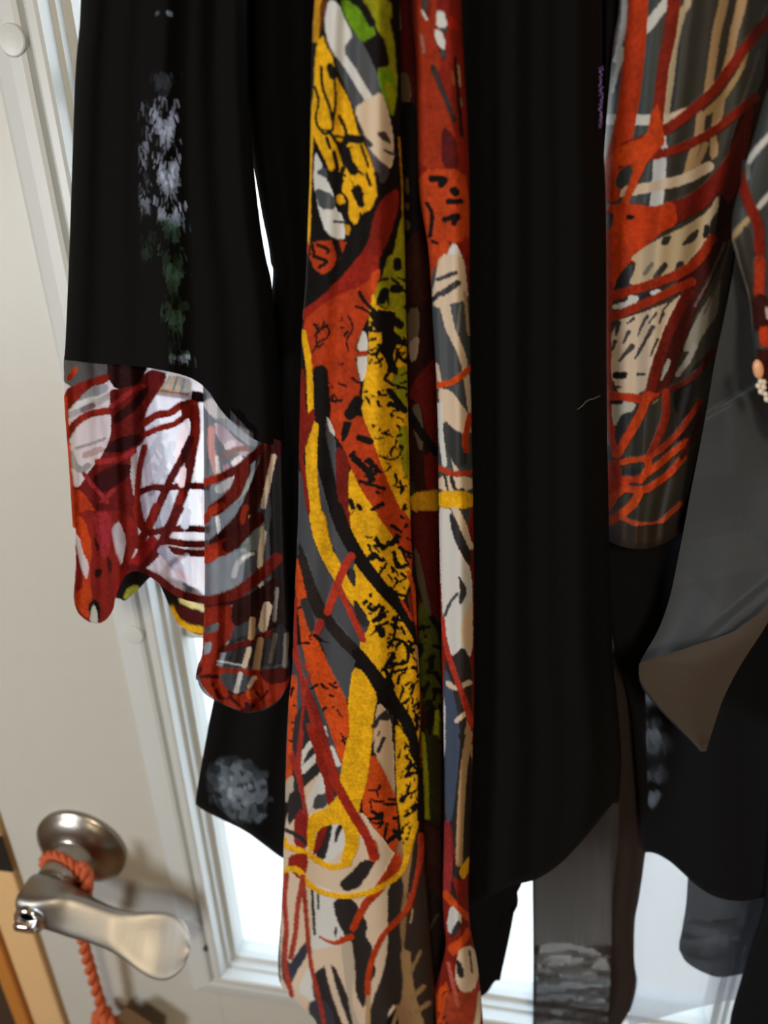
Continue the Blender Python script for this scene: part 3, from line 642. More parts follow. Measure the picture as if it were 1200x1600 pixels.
ps.P(OR,1, 160,1330, 365,1320, 335,1400, 290,1480, 230,1512, 190,1450, 160,1400); ps.L(BK,1,18, 200,1350, 260,1380, 220,1440, 170,1450); ps.L(BK,1,34, 300,1335, 320,1400); ps.L(BK,1,16, 170,1350,180,1400)
ps.P(RD,1, 645,1030, 560,1090, 510,1180, 480,1330, 420,1430, 330,1530, 250,1600, 540,1600, 530,1450, 600,1300, 645,1150)
ps.P(GR,1, 680,1180, 690,1600, 520,1600, 580,1490, 620,1400, 652,1220); ps.S(BK,1,40,28,5, 690,1180, 690,1600, 530,1590, 620,1400); ps.L(YD,1,8, 648,760, 665,1000, 670,1200)
ps.L(OR,1,14, 145,1340, 140,1440, 132,1588)
ps.fr(440,400,3.529)
ps.P((160,38,22),1, 110,300, 200,240, 290,160, 380,60, 430,-10, 540,-10, 540,60, 520,110, 430,190, 330,215, 200,290, 115,360)
ps.P(OR,1, 118,360, 200,285, 330,205, 430,170, 525,100, 520,200, 482,330, 448,400, 405,500, 415,620, 440,740, 380,870, 460,890, 500,1000, 550,1150, 600,1270, 660,1400, 712,1500, 712,1600, 640,1600, 555,1470, 480,1350, 405,1230, 345,1060, 290,980, 255,880, 215,720, 165,600, 140,480)
ps.P(OB,1, 490,100, 545,60, 540,140, 515,230, 500,200)
ps.P(BK,1, 60,-10, 330,-10, 300,60, 270,140, 200,210, 120,270, 100,100); ps.P(OR,1, 150,-10, 310,-10, 290,60, 230,105, 180,70, 160,20); ps.L(BK,1,20, 180,0,250,30,210,60)
ps.P(WH,0, 455,400, 478,470, 472,640, 440,705, 415,600, 420,470); ps.L(OR,1,30, 400,540, 480,535)
ps.L(YE,1,32, 118,420, 140,520, 155,640, 163,860)
ps.L(BK,1,74, 215,640, 230,800, 232,1000, 262,1180, 310,1330, 350,1450, 390,1600)
ps.P(GY,0, 240,900, 300,1000, 312,1150, 310,1290, 285,1180, 245,1000); ps.P(WH,0, 245,880, 265,900, 290,960, 298,1000, 262,960)
ps.P(GY,0, 195,1150, 220,1250, 262,1400, 330,1600, 235,1600, 200,1400); ps.P(GY,0, 90,1160, 135,1250, 165,1600, 85,1600)
ps.L(YE,1,58, 175,940, 165,1100, 172,1260, 190,1400, 225,1600); ps.P(RD,1, 98,620, 130,620, 135,880, 180,830, 186,900, 155,990, 110,1140, 96,1090); ps.L(RD,1,22, 108,1100, 130,1250, 155,1460)
ps.P((126,30,20),1, 298,1035, 372,1090, 372,1350, 395,1560, 330,1440, 300,1250)
ps.P(YE,1, 375,1150, 430,1270, 500,1380, 600,1530, 650,1600, 400,1600, 368,1400)
for q in [(26,380,1345,395,1385),(24,425,1375,440,1400),(34,405,1420,440,1470)]: ps.L(BK,1,q[0],*q[1:])
ps.P(YE,1, 505,190, 530,290, 690,300, 702,640, 704,960, 708,1300, 720,1520, 700,1500, 660,1400, 600,1270, 550,1150, 500,1000, 455,900, 440,830, 452,700, 482,560, 482,330)
ps.P(GR,1, 590,-10, 692,-10, 694,300, 640,310, 520,260, 512,200, 560,100); ps.P(GR,1, 615,290, 694,290, 692,420, 660,470, 630,420); ps.P(GR,1, 620,620, 697,600, 702,840, 640,800, 608,720); ps.P(GR,1, 648,940, 703,930, 703,1250, 672,1200, 640,1000)
ps.P(BK,1, 495,295, 625,300, 642,360, 620,400, 642,470, 612,560, 645,620, 640,660, 600,640, 575,690, 555,680, 590,620, 560,540, 515,520, 555,480, 550,400, 480,330)
for q in [(20,430,200,460,250,510,300),(14,410,275,450,290,500,320),(14,540,300,520,380,560,420),(44,620,350,655,380),(40,610,430,650,470),(34,595,740,640,800,680,850),(26,600,810,640,830),(60,380,870,420,800),(20,340,1010,380,920),(40,360,930,350,980),(36,430,1000,490,1020),(10,370,330,395,400,360,460,370,520),(44,640,60,640,30),(50,550,240,570,200),(46,620,180,650,180),(10,540,1100,600,1120,650,1100,660,1040),(36,400,1110,470,1180,500,1230),(16,430,1240,500,1260,570,1280),(20,400,1080,380,1100),(24,470,1130,520,1160)]: ps.L(BK,1,q[0],*q[1:])
ps.L(BK,1,10, 200,420, 240,390, 265,410, 250,450, 210,470, 190,500, 170,530); ps.L(BK,1,10,190,420,200,500,230,480)
ps.S(BK,1,70,19,31, 150,380, 400,250, 430,500, 380,860, 300,900, 180,560); ps.S(BK,1,150,20,32, 470,700, 700,640, 700,1300, 560,1150, 450,850); ps.S(BK,1,60,26,33, 490,340, 560,340, 560,600, 470,560); ps.S(BK,1,70,30,34, 400,1060, 540,1140, 700,1500, 660,1580, 500,1380); ps.S(BK,1,40,26,36, 600,20, 690,20, 690,300, 550,200); ps.S(BK,1,30,30,38, 640,400,700,400,700,700,640,640); ps.S(BK,1,30,30,39, 620,1200,710,1200,720,1480,660,1360)
ps.fr(440,800,3.529)
ps.P(GY,0, 85,-10, 150,-10, 200,220, 330,400, 420,460, 480,600, 440,740, 390,860, 370,1070, 280,900, 220,730, 150,540, 110,420, 85,230)
ps.P(GY,0, 235,-10, 300,-10, 400,220, 400,330, 330,300, 270,150)
ps.P(GY,0, 20,900, 100,700, 200,800, 330,1100, 350,1420, 330,1600, 20,1600)
ps.P(YE,1, 148,-10, 240,-10, 270,180, 340,310, 410,430, 495,605, 430,560, 350,460, 285,370, 210,230, 168,120)
ps.P((134,32,20),1, 330,-10, 385,-10, 400,130, 370,110, 340,40)
ps.P(YE,1, 375,-10, 525,-10, 600,100, 660,200, 705,280, 722,360, 690,440, 660,505, 600,500, 570,430, 500,340, 430,240, 390,150)
ps.P(YE,1, 395,290, 430,280, 560,440, 640,560, 720,680, 745,760, 762,900, 765,1100, 752,1385, 700,1395, 690,1340, 705,1250, 640,1150, 600,1010, 585,890, 560,930, 520,910, 425,780, 440,700, 480,640, 490,600, 400,430)
ps.P(YE,1, 395,850, 450,870, 532,1010, 510,1100, 500,1290, 470,1430, 442,1600, 320,1600, 318,1470, 360,1350, 368,1020)
ps.P(GD,0, 375,300, 410,330, 410,420, 365,370); ps.P(GD,0, 400,470, 485,590, 460,650, 400,560)
ps.L(BK,1,76, 300,-20, 355,120, 450,280, 560,420, 650,520, 745,650, w2=56)
ps.P((36,30,32),0, 92,150, 130,230, 190,440, 240,560, 200,600, 120,470, 100,380)
ps.L((40,32,30),1,58, 110,260, 160,420, 230,560, 330,690, 430,790, 540,930, 620,1050, 700,1180, 740,1390, w2=66)
ps.L(BK,1,64, 420,780, 540,930, 620,1050, 700,1180, 738,1390)
ps.L((196,58,34),1,42, 255,545, 300,420, 350,300, 385,240); ps.L((190,58,40),1,34, 310,400, 370,530, 450,700); ps.L((168,52,46),1,46, 215,610, 180,690, 150,850)
ps.P(OR,1, 505,-10, 720,-10, 722,340, 700,300, 650,200, 600,110); ps.S(BK,1,70,26,41, 540,0, 720,0, 715,320, 640,190); ps.P((120,40,26),1, 690,450, 730,430, 745,600, 720,600); ps.L(OB,1,22, 700,330, 730,440, 748,620); ps.L(OR,1,14, 665,490, 720,590)
ps.P(OB,1, 85,230, 110,330, 140,460, 160,600, 200,700, 235,780, 285,890, 372,1060, 375,1300, 345,1430, 300,1310, 250,1150, 190,1000, 145,880, 110,720, 90,520, 75,420); ps.S(BK,1,130,22,42, 100,420, 200,720, 360,1060, 360,1380, 280,1200, 180,960)
ps.P(GD,0, 100,480, 150,470, 190,640, 160,680, 120,560)
ps.L(OB,1,44, 62,920, 60,1150, 45,1480); ps.S(BK,1,20,16,43, 40,920, 80,920, 70,1300, 40,1400)
ps.P(BK,1, 330,1010, 350,1010, 375,1180, 345,1130, 310,1100) if False else None
ps.S(BK,1,120,24,44, 480,100, 640,180, 700,400, 650,480, 540,360); ps.S(BK,1,90,26,45, 430,420, 560,480, 640,600, 600,700, 500,600); ps.S(BK,1,80,30,46, 560,600, 740,720, 740,900, 640,880, 560,780)
ps.S(BK,1,130,22,47, 600,880, 750,860, 755,1250, 700,1180, 620,1000, ang=-1.1)
for q in [(14,480,180,500,220,530,240,500,260),(20,520,150,560,200,580,180),(26,470,260,510,230),(14,540,340,580,280),(22,620,220,640,300,690,290),(20,480,520,510,540,540,510),(20,510,600,570,570),(16,640,570,620,690),(16,660,630,680,670),(20,590,740,620,700,680,720,700,780,680,830,590,830,620,780),(16,620,960,600,890,690,860),(40,550,650,555,670),(20,555,870,575,870,620,1000)]: ps.L(BK,1,q[0],*q[1:])
ps.P((206,178,150),0, 530,1035, 610,1130, 632,1600, 600,1560, 560,1430, 500,1300, 512,1180); ps.L(GD,0,26, 510,1180, 550,1120, 590,1090, w2=10); ps.L(GD,0,20, 505,1290, 540,1210, w2=8); ps.L(GD,0,20, 520,1340, 560,1260, w2=8); ps.P(GD,0,560,1100,600,1110,600,1150,540,1150)
ps.L(GD,.5,9, 608,1120, 632,1600)
ps.P(OB,1, 490,1320, 560,1430, 630,1575, 630,1600, 440,1600, 470,1450); ps.S(BK,1,80,30,48, 480,1360, 560,1440, 620,1600, 460,1600)
ps.P(YE,1, 630,1150, 705,1260, 715,1380, 745,1400, 750,1600, 636,1600, 628,1300); ps.S(BK,1,90,20,49, 635,1240, 700,1260, 745,1420, 745,1588, 640,1588)
ps.P(GD,0, 60,1150, 150,1000, 240,1300, 330,1500, 330,1600, 60,1600); ps.L(WH,0,28, 100,1390, 130,1320, 175,1260); ps.L(WH,0,36, 110,1430, 190,1350); ps.P(WH,0, 225,1420, 255,1500, 245,1600, 130,1600, 160,1500); ps.L(WH,0,18, 235,1190, 245,1235); ps.L(WH,0,26, 275,1300, 312,1390); ps.P((190,176,160),0, 20,1480, 70,1440, 60,1600, 20,1600)
rr=(166,50,40)
ps.L(rr,1,20, 78,480, 76,700, 105,880, 125,1060); ps.L(rr,1,24, 62,760, 90,850, 130,960, 170,1150, 240,1350, 300,1500); ps.L(rr,1,17, 122,1000, 120,1080, 95,1300, 80,1400); ps.L(rr,1,18, 60,1330, 90,1440, 115,1600); ps.L((150,40,30),1,36, 130,960, 200,1140, 260,1330, 350,1600); ps.L(rr,1,28, 150,1180, 215,1380, 270,1600); ps.L(rr,1,20, 155,900, 125,1000)
ps.L(TN,0,12, 742,740, 762,880); ps.L(OR,1,10, 765,900, 775,1200, 770,1400); ps.L((160,40,30),1,10, 745,620, 760,740)
# crop D
ps.fr(420,1150,3.3333)
ps.P(CR,0, 60,380, 300,160, 340,340, 640,560, 700,740, 700,1520, 60,1520); ps.P((176,140,104),0, 640,560, 800,500, 860,1520, 640,1520)
ps.P(WH,0, 190,360, 250,210, 300,180, 310,300, 240,330, 210,400); ps.P(WH,0, 320,470, 400,430, 420,560, 320,660, 250,640); ps.P(WH,0, 210,770, 340,800, 350,960, 420,1080, 200,1120, 230,1000)
D1=(46,43,45)
ps.P(D1,0, 95,310, 150,270, 205,370, 140,420, 100,480); ps.P((76,84,86),0, 240,310, 320,290, 300,375, 225,385)
ps.P(D1,0, 335,850, 440,840, 520,990, 500,1030, 545,1110, 530,1250, 450,1250, 432,1090, 390,1030, 345,940)
ps.P(D1,0, 360,770, 440,700, 480,650, 565,640, 520,720, 480,785, 400,815); ps.P(D1,0, 290,470, 335,455, 315,560, 290,650, 235,640); ps.P(D1,0, 345,480, 400,440, 340,580)
ps.P((50,46,45),0, 620,780, 705,700, 690,1100, 705,1200, 690,1400, 640,1400, 600,1520, 510,1520, 540,1380, 590,1250, 622,1100, 618,950)
ps.P((48,46,50),0, 230,1240, 330,1165, 430,1400, 450,1520, 250,1520, 225,1320); ps.P((60,66,84),0, 75,1000, 100,1200, 160,1110, 212,1050, 205,1130, 130,1260, 105,1330, 60,1240)
ps.P(D1,0, 450,1110, 500,1060, 535,1130, 562,1230, 510,1320, 500,1430, 450,1350); ps.L(D1,0,14, 225,790, 238,1030); ps.L(D1,0,10, 255,800, 258,900)
ps.P((190,178,160),0, 370,1060, 430,1050, 450,1200, 430,1400, 480,1520, 440,1520, 400,1300); ps.P(D1,0, 345,990, 360,1000, 350,1060, 340,1030)
ps.L(CR,0,30, 300,1170, 340,1330, 400,1500); ps.L(TN,0,24, 520,1300, 515,1500)
ps.P((60,66,80),0, 200,1400, 260,1350, 330,1420, 350,1520, 230,1520); ps.P(WH,0, 150,1330, 210,1180, 230,1330, 240,1390, 180,1350)
ps.P((54,44,38),0, 700,1120, 720,820, 760,500, 800,500, 880,1520, 740,1520); ps.P((150,120,84),0, 690,860, 722,790, 715,1000, 700,1120, 682,1020)
ps.L((176,140,96),0,48, 712,1140, 735,1340, 790,1520); ps.L((160,126,86),0,15, 740,1230, 790,1120); ps.L((166,130,88),0,22, 745,1365, 808,1305); ps.L((166,130,88),0,22, 765,1440, 835,1390); ps.L((166,130,88),0,15, 640,1520, 668,1430); ps.L(TN,0,10, 750,900, 740,970)
ps.P(OB,1, 540,80, 600,180, 668,330, 672,605, 640,600, 590,525, 520,440, 480,360, 512,240); ps.S(BK,1,100,26,51, 520,200, 600,240, 660,340, 665,580, 590,500, 500,350)
ps.P((206,178,150),0, 560,-10, 650,-10, 662,330, 610,180, 545,70); ps.L(GD,0,18, 570,80, 600,10); ps.L(GD,.5,9, 652,-10, 664,330)
ps.P(CR,0, 445,400, 500,400, 530,460, 620,560, 640,620, 600,720, 520,780, 470,780, 560,680, 570,560, 500,450)
ps.L((168,44,26),1,46, 230,-20, 290,100, 350,240, 420,370, 500,500, 550,620); ps.L((150,36,24),1,40, 265,120, 300,200, 325,340); ps.L(OB,1,54, 535,560, 548,625)
ps.L(rr,1,20, 172,-20, 160,150, 180,320, 205,470); ps.L(rr,1,14, 110,100, 160,250, 195,420); ps.P((150,36,32),1, 130,430, 170,370, 205,450, 205,590, 130,570); ps.L(GD,0,22, 90,490, 150,520, 200,560)
ps.P((140,34,26),1, 262,470, 310,455, 280,560, 240,620, 225,620)
ps.P(YE,1, 410,-10, 532,-10, 530,120, 500,280, 470,370, 475,560, 440,650, 380,690, 375,640, 400,540, 380,450, 255,475, 235,600, 203,600, 203,430, 225,400, 300,375, 362,310, 370,220, 392,100)
ps.L((168,44,26),1,46, 330,200, 420,370, 500,500, 550,620)
ps.L(YE,1,30, 82,540, 100,575, 180,600, 250,645, 330,680, 420,665)
ps.P(YE,1, 660,-10, 720,0, 742,110, 775,150, 775,430, 755,560, 705,640, 690,480, 665,300); ps.S(BK,1,150,22,52, 670,10, 735,20, 770,160, 768,430, 700,600, 675,300, ang=-1.0)
ps.P(OB,1, 635,620, 690,600, 690,680, 650,730); ps.L(OR,1,56, 665,650, 625,720, 560,810, 500,880, 440,1000, w2=34)
ps.P((156,40,26),1, 100,620, 200,600, 205,680, 180,740, 150,740, 100,680)
ps.L(YE,1,28, 88,720, 100,690, 160,700, 210,770, 290,815, 400,832, 520,812, 640,750, 700,690, 730,590, 765,450)
r3=(176,66,52)
ps.L(r3,1,26, 95,720, 82,850, 92,1000, 85,1180, 120,1350); ps.L(r3,1,26, 178,730, 150,900, 140,1020, 115,1150); ps.L(r3,1,22, 180,740, 200,1000, 222,1200, 270,1400, 292,1520)
ps.L(OR,1,10, 265,1045, 340,1075, 390,1060, w2=30); ps.L(OR,1,32, 385,1058, 430,1045); ps.L(OR,1,30, 745,830, 720,900, 660,970, 600,1030, 550,1130, 522,1230, 515,1335, w2=28); ps.L((190,60,34),1,34, 795,520, 790,640, 750,830, w2=22)
m_L = [(495,-150),(492,0),(488,60),(485,250),(482,340),(478,440),(473,500),(471,560),(469,640),(467,720),(466,800),(463,870),(460,950),(456,1050),(451,1100),(448,1150),(446,1230),(445,1290),(443,1330),(441,1400),(437,1460),(435,1500),(438,1535),(455,1558),(478,1580),(495,1600),(510,1660)]
m_R = [(622,-150),(624,0),(627,150),(630,260),(633,380),(635,480),(637,600),(640,720),(643,840),(649,900),(652,980),(656,1060),(660,1200),(662,1290),(668,1400),(676,1500),(684,1600),(688,1660)]
sheet('front_fall', m_L, m_R, [(505,1650),(688,1650)], dome(.110, .017, [(.0022, 1.6, .5, .5), (.0010, 3.7, 2, .8)]), M_scarf, sf, 160, 1180, pr=ps, pile_h=.0006)
# narrow fall
pn = Print(RD, 1)
pn.fr(620,0,6.156)
pn.P((168,54,24),1, 215,1620, 200,1300, 190,700, 160,420, 145,200, 160,-200, 230,-200, 260,200, 330,180, 320,-200, 392,-200, 385,200, 350,380, 420,520, 430,640, 345,740, 430,900, 500,1100, 560,1300, 610,1620)
pn.P((96,24,26),1, 430,1200, 560,1300, 610,1620, 430,1620); pn.L((40,34,30),.5,50, 350,650, 400,780, 470,950, 560,1160, w2=40); pn.P(WH,0, 385,110, 420,100, 460,120, 492,265, 378,268); pn.P(WH,0, 368,275, 430,295, 470,400, 462,485, 400,440, 362,350); pn.P(GD,0, 415,268, 492,268, 465,350)
pn.L(WH,0,22, 248,110, 285,185); pn.L((150,110,100),0,22, 240,340, 262,500); pn.L(TN,0,36, 580,640, 598,825); pn.L(TN,0,26, 592,915, 615,1010); pn.L((170,80,30),.5,30, 530,700, 545,800); pn.L(BK,1,30, 560,560, 600,1000, 625,1300); pn.P((176,40,18),1, 492,150, 570,180, 595,300, 490,270); pn.P(GD,0, 400,480, 470,480, 480,560, 430,560)
pn.P(GD,0,235,-100, 310,-100, 300,130, 240,100)
pn.fr(440,0,3.529)
pn.P((206,74,26),1, 760,930, 1010,935, 1035,1100, 1040,1340, 960,1330, 890,1420, 820,1500, 780,1600, 700,1600, 700,1250); pn.P((150,38,20),1, 760,700, 820,720, 880,700, 960,930, 870,960, 760,930) if False else None
for q in [(34,830,985,900,990,880,1020),(30,920,1110,990,1110),(44,950,1050,960,1060),(30,900,1210,970,1190,950,1230),(22,800,1120,830,1180,820,1300),(16,830,1330,860,1340),(12,930,1340,960,1400)]: pn.L(BK,1,q[0],*q[1:])
pn.P(WH,0, 950,1325, 1000,1420, 1045,1600, 820,1600, 840,1490, 900,1420); pn.P((170,40,24),1, 990,1310, 1050,1310, 1050,1600, 1020,1560, 1010,1440)
pn.fr(440,400,3.529)
pn.P((80,86,92),0, 780,60, 840,60, 1060,60, 1060,1600, 780,1600); pn.P((30,22,20),1, 680,60, 820,40, 830,400, 850,700, 860,1100, 860,1600, 680,1600)
pn.P(RD,1, 1010,-10, 1050,-10, 1050,260, 1025,180); pn.P(OR,1, 740,-10, 880,-10, 830,90, 815,200, 780,60)
pn.P(CR,0, 870,-10, 995,-10, 1020,120, 1030,240, 930,265, 840,290, 828,200, 850,120); pn.L(GD,0,22, 860,130, 960,92); pn.L(GD,0,34, 890,205, 970,150); pn.L(GD,0,24, 830,245, 870,205)
pn.L(CR,0,54, 900,270, 930,400, 985,520, 1015,640, 1040,850, w2=24); pn.L(TN,0,16, 1010,200, 1032,430); pn.L((120,124,126),0,14, 985,270, 970,420)
pn.L(CR,0,20, 855,600, 880,760, 890,900, 960,1180); pn.P(CR,0, 862,735, 930,735, 1000,830, 1045,890, 1045,990, 950,960, 890,890, 868,800); pn.P((56,58,60),0, 885,900, 960,960, 1010,1000, 1030,1150, 960,1170, 900,1050)
pn.L(WH,0,26, 872,820, 880,1000, 900,1150); pn.L(OB,1,34, 855,712, 950,690, 1045,615); pn.L(OR,1,34, 1040,880, 1015,1000, 1022,1070); pn.P(CR,0, 862,1210, 1055,1215, 1055,1295, 862,1295); pn.L(GD,0,14, 900,1210, 915,1290); pn.L(GD,0,20, 935,1220, 960,1290, 1000,1290); pn.L(OR,1,28, 860,1165, 950,1200, 1060,1192)
pn.P(WH,0, 862,1385, 930,1385, 950,1500, 945,1600, 862,1600); pn.L(CR,0,34, 950,1385, 1000,1480, 1035,1600); pn.P(YE,1, 855,1288, 1062,1300, 1060,1392, 855,1392)
pn.fr(440,800,3.529)
pn.P(WH,0, 865,-10, 915,-10, 940,130, 1000,250, 1048,320, 1055,600, 1045,810, 1000,740, 940,800, 905,730, 888,560, 875,300); pn.P(GD,0, 920,-10, 970,60, 1045,200, 1048,310, 990,220, 940,120); pn.L(CR,0,28, 950,-20, 1000,90, 1045,190)
pn.P((62,58,58),0, 972,335, 1030,440, 985,520, 975,500, 985,420); pn.L(GY,0,16, 900,570, 930,500, 970,450); pn.P((228,200,170),0, 1020,540, 1055,480, 1052,800, 1005,735, 985,640)
pn.P((54,50,50),0, 1005,735, 1045,830, 1052,920, 1040,1600, 900,1600, 890,820, 940,810); pn.P(NV,0, 893,850, 925,900, 950,1000, 985,1200, 965,1600, 893,1600); pn.P(WH,0, 893,1000, 905,1100, 900,1500, 893,1500)
pn.L(CR,0,26, 918,945, 960,970, 1035,940); pn.L(CR,0,24, 965,1150, 1012,1112); pn.L(TN,0,26, 1040,1130, 1010,1300, 995,1420); pn.L(TN,0,44, 1035,1300, 1005,1600); pn.L((196,62,44),1,20, 888,580, 905,720, 950,880, 1000,1010, 1048,1165, w2=36)
pn.fr(420,1150,3.3333)
pn.P((46,42,42),0, 905,-10, 1060,-10, 1050,660, 1000,760, 920,700); pn.P(NV,0, 915,-10, 1000,-10, 985,200, 955,440, 918,440); pn.L(TN,0,34, 1045,-10, 1015,180, 1000,400, 990,660)
pn.P(RD,1, 905,440, 952,460, 965,600, 1000,740, 1030,880, 1050,1050, 940,1100, 880,1300, 800,1520, 1120,1520, 1115,1250, 1050,900); pn.P((160,48,50),1, 910,440, 945,440, 960,700, 940,830, 905,800)
pn.P((40,36,36),0, 950,730, 990,860, 950,830); pn.P(YE,1, 985,700, 1055,610, 1050,690, 1012,750); pn.L(OB,1,34, 920,820, 980,890, 1045,945); pn.P(WH,0, 948,865, 1015,950, 965,1050, 925,1000); pn.P((56,56,60),0, 960,1000, 990,950, 1010,1000, 940,1060)
pn.P(OB,1, 1035,980, 1055,1040, 960,1155, 925,1090, 1000,1050); pn.P(CR,0, 995,1100, 1070,1090, 1100,1230, 1065,1325, 1005,1335, 970,1270, 975,1180); pn.P((44,40,42),0, 975,1150, 1012,1200, 1020,1262, 980,1255); pn.L(BK,0,10, 1045,1120, 1060,1230)
pn.P(OB,1, 800,1520, 870,1330, 940,1260, 930,1520); pn.P((176,70,44),1, 930,1320, 1060,1340, 1115,1240, 1110,1520, 900,1520); pn.L((200,100,80),1,18, 935,1180, 985,1400); pn.S(BK,1,40,16,60, 810,1500, 880,1330, 930,1300, 930,1500); pn.L(CR,0,26, 1105,1340, 1080,1520)
n_L = [(640,-150),(643,0),(650,100),(652,200),(655,300),(668,380),(673,440),(676,500),(680,560),(683,640),(685,740),(687,900),(690,1000),(692,1100),(694,1200),(694,1300),(692,1400),(694,1440),(696,1480),(680,1540),(660,1600),(650,1660)]
n_R = [(718,-150),(721,0),(725,100),(731,200),(734,300),(734,380),(734,480),(736,600),(739,760),(741,900),(741,1000),(741,1100),(738,1200),(735,1300),(732,1380),(734,1440),(745,1500),(752,1560),(755,1600),(757,1660)]
sheet('narrow_fall', n_L, n_R, [(655,1650),(757,1650)], dome(.104, .012, [(.0016, 1.4, 1, .6)]), M_scarf, sf, 90, 1100, pr=pn, pile_h=.0006)
# deep fold between, print colours darkened with part of its shade
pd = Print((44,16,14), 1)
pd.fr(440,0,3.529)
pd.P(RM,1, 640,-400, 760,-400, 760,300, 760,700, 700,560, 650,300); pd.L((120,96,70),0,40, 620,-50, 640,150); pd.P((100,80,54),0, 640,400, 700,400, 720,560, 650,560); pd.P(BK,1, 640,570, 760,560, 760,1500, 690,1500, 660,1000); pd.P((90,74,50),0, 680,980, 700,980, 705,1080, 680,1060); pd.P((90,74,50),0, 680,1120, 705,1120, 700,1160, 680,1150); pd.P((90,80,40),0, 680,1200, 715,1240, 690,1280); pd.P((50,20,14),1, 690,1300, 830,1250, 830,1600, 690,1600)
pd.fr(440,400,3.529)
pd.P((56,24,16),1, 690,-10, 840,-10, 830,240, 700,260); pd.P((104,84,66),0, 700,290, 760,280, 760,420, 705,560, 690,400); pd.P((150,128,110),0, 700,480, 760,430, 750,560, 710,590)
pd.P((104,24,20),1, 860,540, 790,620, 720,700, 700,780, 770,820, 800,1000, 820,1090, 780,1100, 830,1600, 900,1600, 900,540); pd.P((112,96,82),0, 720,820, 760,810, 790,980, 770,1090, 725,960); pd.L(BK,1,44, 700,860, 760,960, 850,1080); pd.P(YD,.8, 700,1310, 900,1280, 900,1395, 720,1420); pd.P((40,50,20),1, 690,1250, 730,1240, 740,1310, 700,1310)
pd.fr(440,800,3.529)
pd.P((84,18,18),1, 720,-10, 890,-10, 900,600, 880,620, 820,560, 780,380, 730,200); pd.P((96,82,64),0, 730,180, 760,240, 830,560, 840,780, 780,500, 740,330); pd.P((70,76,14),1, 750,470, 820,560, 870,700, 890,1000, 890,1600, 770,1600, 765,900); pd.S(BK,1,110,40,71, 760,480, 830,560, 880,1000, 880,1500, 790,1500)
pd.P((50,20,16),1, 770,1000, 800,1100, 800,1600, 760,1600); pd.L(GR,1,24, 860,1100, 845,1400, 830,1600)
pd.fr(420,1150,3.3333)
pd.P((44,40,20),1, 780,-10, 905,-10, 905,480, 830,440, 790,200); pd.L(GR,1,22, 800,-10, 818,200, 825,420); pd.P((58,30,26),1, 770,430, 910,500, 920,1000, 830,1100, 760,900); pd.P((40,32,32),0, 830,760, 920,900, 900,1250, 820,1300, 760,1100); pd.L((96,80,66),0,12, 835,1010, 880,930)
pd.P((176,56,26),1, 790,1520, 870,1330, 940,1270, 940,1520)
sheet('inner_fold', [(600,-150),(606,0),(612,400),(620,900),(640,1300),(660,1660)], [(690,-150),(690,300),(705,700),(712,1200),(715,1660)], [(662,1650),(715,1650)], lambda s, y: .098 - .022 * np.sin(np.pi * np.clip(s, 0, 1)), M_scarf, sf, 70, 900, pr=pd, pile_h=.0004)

# ================================================================== JACKET 2 : second burnout sleeve on the right
j2 = empty('burnout_jacket', ray_to(1050, 1500, .05), 'dark jacket with tight orange and cream burnout sleeve, right of the black panel', 'jacket')
p2 = Print((66,64,58), 0)
p2.fr(900,0,4)
p2.P((70,78,78),0, 200,-600, 520,-600, 520,760, 460,1300, 200,1300)
p2.P((92,26,16),1, 200,-600, 270,-600, 270,130, 235,380, 200,380)
p2.L(WH,0,44, 305,-300, 305,0, 300,150, 270,290, 245,380, w2=26); p2.L(WH,0,46, 290,320, 262,420, 228,580, w2=14)
p2.L(WH,0,56, 440,180, 490,110, 560,20, 590,-60)
p2.L((196,176,140),0,42, 720,-300, 700,0, 660,90, 615,300, 592,500, 562,740, w2=34)
p2.L(TN,0,56, 960,-300, 925,0, 880,200, 850,400, 820,600, w2=46); p2.L(TN,0,66, 1080,-300, 1040,0, 990,200, 960,350, 925,460, w2=34)
p2.L((110,104,92),0,20, 1190,40, 1145,170); p2.L((112,106,98),0,20, 1145,320, 1100,470, 1040,640)
p2.L(WH,0,60, 205,748, 470,750); p2.L(CR,0,50, 550,750, 690,700)
p2.L(TN,0,52, 780,720, 765,850, 720,1000, 700,1080); p2.P(TN,0, 860,690, 935,600, 915,740, 870,800, 895,960, 840,1010, 835,850); p2.L(TN,0,34, 810,900, 770,1000, 740,1080)
p2.L(WH,0,76, 522,990, 518,1130, 500,1300); p2.L(CR,0,60, 215,1205, 380,1185, 560,1150, 700,1110, 830,1040); p2.L(WH,0,32, 545,860, 552,920)
p2.P((200,166,116),0, 1095,270, 1050,440, 960,580, 900,680, 760,750, 800,690, 900,600, 1000,460)
p2.P((50,20,18),1, 1200,120, 1210,640, 1150,900, 1060,1200, 970,1500, 840,1640, 900,1200, 960,900, 1020,700, 1160,560, 1210,150)
p2.L((196,62,24),1,122, 392,-400, 385,0, 372,250, 345,500, 308,760, 255,980, 215,1200)
p2.L((140,40,18),1,80, 625,-300, 612,0, 585,220, 548,400, 525,600, 500,820, w2=70)
p2.L((140,36,18),1,62, 1240,90, 1120,220, 990,390, 860,570, 700,710, 560,810, 420,880, 310,920)
p2.L((140,36,18),1,52, 1120,610, 980,725, 850,825, 700,905, 560,955, 420,985)
p2.P((210,74,24),1, 300,900, 440,855, 470,700, 510,640, 545,820, 560,900, 500,945, 450,1010, 400,1110, 330,1270, 250,1420, 200,1420, 285,1250, 350,1090, 350,1040, 265,1050, 200,1100, 200,980)
p2.P((66,70,70),0, 270,1058, 355,1045, 300,1190, 235,1165)
p2.L(GD,0,8, 265,1050, 360,1035)
